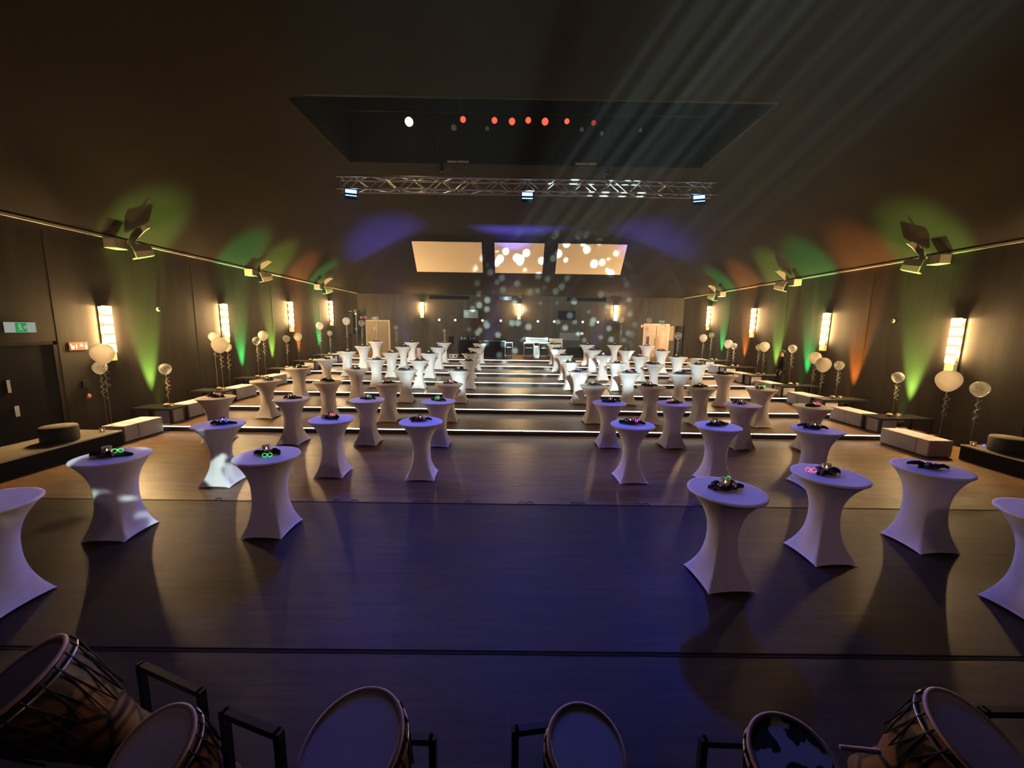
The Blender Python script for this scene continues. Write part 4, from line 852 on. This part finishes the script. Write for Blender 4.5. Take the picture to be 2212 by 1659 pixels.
for s_ in (-1, 1):
    n = len(tp); tp += [(s_*.095, 0, .82), (s_*.10, -.01, .47), (s_*.10, .025, .07)]; tr += [.105, .080, .066]; te += [(0, n), (n, n+1), (n+1, n+2)]
skinned('trousers', tp, te, tr, TROU, man)
for s_ in (-1, 1): skinned('shoe', [(s_*.10, .06, .045), (s_*.105, -.04, .042), (s_*.11, -.13, .035)], [(0, 1), (1, 2)], [.045, .046, .036], BLACKP, man)

# ------------------------------------------------------------------ stage: edge, chairs, drums
SZ = .5
e = empty('stage_deck', (0, -1.1, 0)); tag(e, 'black stage deck at the very front under the drums', 'stage')
box(-5.0, 5.2, -2.7, 2.60, SZ-.06, SZ).build('deck', BLACKP, e); MB().box(-3.4, -1.98, 2.60, 2.92, SZ-.06, SZ).box(-1.98, -1.62, 2.60, 2.72, SZ-.06, SZ).build('deck_extension', BLACKP, e); box(-3.35, -2.0, 2.60, 2.88, 0, SZ-.06).build('extension_skirt', BLACKP, e); box(-4.95, 5.15, -2.65, 2.40, 0, SZ-.06).build('deck_skirt', BLACKP, e)
e.location = (0, -.75, 0)
def stand(ax, ay, bx, by, top, lb):
    A, B = Vector((ax, ay, SZ)), Vector((bx, by, SZ)); c = (A+B)/2; h = (B-A).length/2
    e = empty('instrument_stand', c, math.atan2(by-ay, bx-ax)); tag(e, lb, 'stand', 'black square-tube stands among the drums'); t = .017
    for sx in (-h, h):
        box(sx-t, sx+t, -t, t, .03, top-SZ).build('post', DMET, e); box(sx-t, sx+t, -.06, .06, 0, .03).build('foot', DMET, e)
    box(-h, h, -t, t, top-SZ-.034, top-SZ).build('top_rail', DMET, e)
stand(-2.17, 2.07, -1.68, 1.90, .95, 'black square-tube stand behind the largest drum')
stand(-1.35, 1.64, -1.03, 1.54, 1.12, 'black square-tube stand right of the small left drum')
stand(-.57, 1.66, -.355, 1.655, .96, 'black square-tube stand behind the broad pale-headed drum')
stand(.05, 1.70, .33, 1.74, .96, 'black square-tube stand behind the narrow middle drum')
stand(.98, 1.66, 1.28, 1.65, .96, 'black square-tube stand behind the spotted drum')
stand(2.37, 1.68, 2.80, 1.68, 1.12, 'black square-tube stand at the far right behind the amber drum')
def drum(center, axis_to, R, L, shell, head, lb, taper=.55, rim=RIMM):
    c = Vector(center); q = (Vector(axis_to)-c).normalized()
    e = empty('hand_drum', center); e.rotation_mode = 'QUATERNION'; e.rotation_quaternion = (-q).to_track_quat('Z', 'Y'); tag(e, lb, 'drum', 'hand drums at the front of the stage')
    MB().lathe([(R*taper, -L), (R*taper*.95, -L*.7), (R*.80, -L*.42), (R*.99, -L*.18), (R*.97, -.012)], 36).build('drum_shell', shell, e)
    MB().lathe([(R*.93, .006), (R*.5, .007), (.001, .008)], 40).build('drum_head', head, e)
    MB().tube([(R*.975*math.cos(2*PI*i/48), R*.975*math.sin(2*PI*i/48), .004) for i in range(48)], .011, 8, closed=True).build('head_ring', rim, e)
    MB().tube([(R*1.03*math.cos(2*PI*i/48), R*1.03*math.sin(2*PI*i/48), -.045) for i in range(48)], .007, 6, closed=True).build('tension_ring', SILV, e)
    b = MB(); n = 20
    for i in range(n):
        a0, a1 = 2*PI*i/n, 2*PI*(i+.5)/n; a2 = 2*PI*(i+1)/n
        b.tube([(R*1.045*math.cos(a0), R*1.045*math.sin(a0), -.005), (R*1.045*math.cos(a0), R*1.045*math.sin(a0), -.055), (R*.86*math.cos(a1), R*.86*math.sin(a1), -L*.45), (R*1.045*math.cos(a2), R*1.045*math.sin(a2), -.055)], .005, 5)
    b.build('rope_lacing', DROPE, e); return e
drum((-2.35, 1.65, 1.24), (-2.02, 1.93, .50), .215, .86, SHELL, mat('dark_drum_skin', (.055, .05, .075), .5), 'largest drum with a dark head and amber painted shell, far left corner', .62)
drum((-1.52, 1.45, 1.12), (-1.43, 1.68, .63), .165, .55, WOOD, SKINH, 'small pale-headed drum beside the largest one at the bottom left')
drum((-.60, 1.32, 1.32), (-.50, 1.48, .75), .20, .60, WOOD, SKINH, 'broad pale-headed drum left of the middle at the bottom')
drum((.32, 1.33, 1.31), (.26, 1.45, .81), .150, .52, WOOD, SKINH, 'narrow pale-headed drum right of the middle at the bottom')
drum((1.17, 1.35, 1.23), (1.22, 1.51, .74), .160, .52, WOOD, COW, 'drum with a black and white spotted hide head at the bottom')
drum((2.04, 1.45, 1.21), (1.88, 1.70, .66), .19, .62, SHELL, SKINH, 'pale-headed drum with amber netted shell at the bottom right')
st = MB().tube([(1.62, 1.62, .965), (1.78, 1.585, .985)], [.010, .012], 8).build('drum_stick', RIMM)
tag(st, 'short pinkish stick on the chair left of the bottom right drum', 'stick')
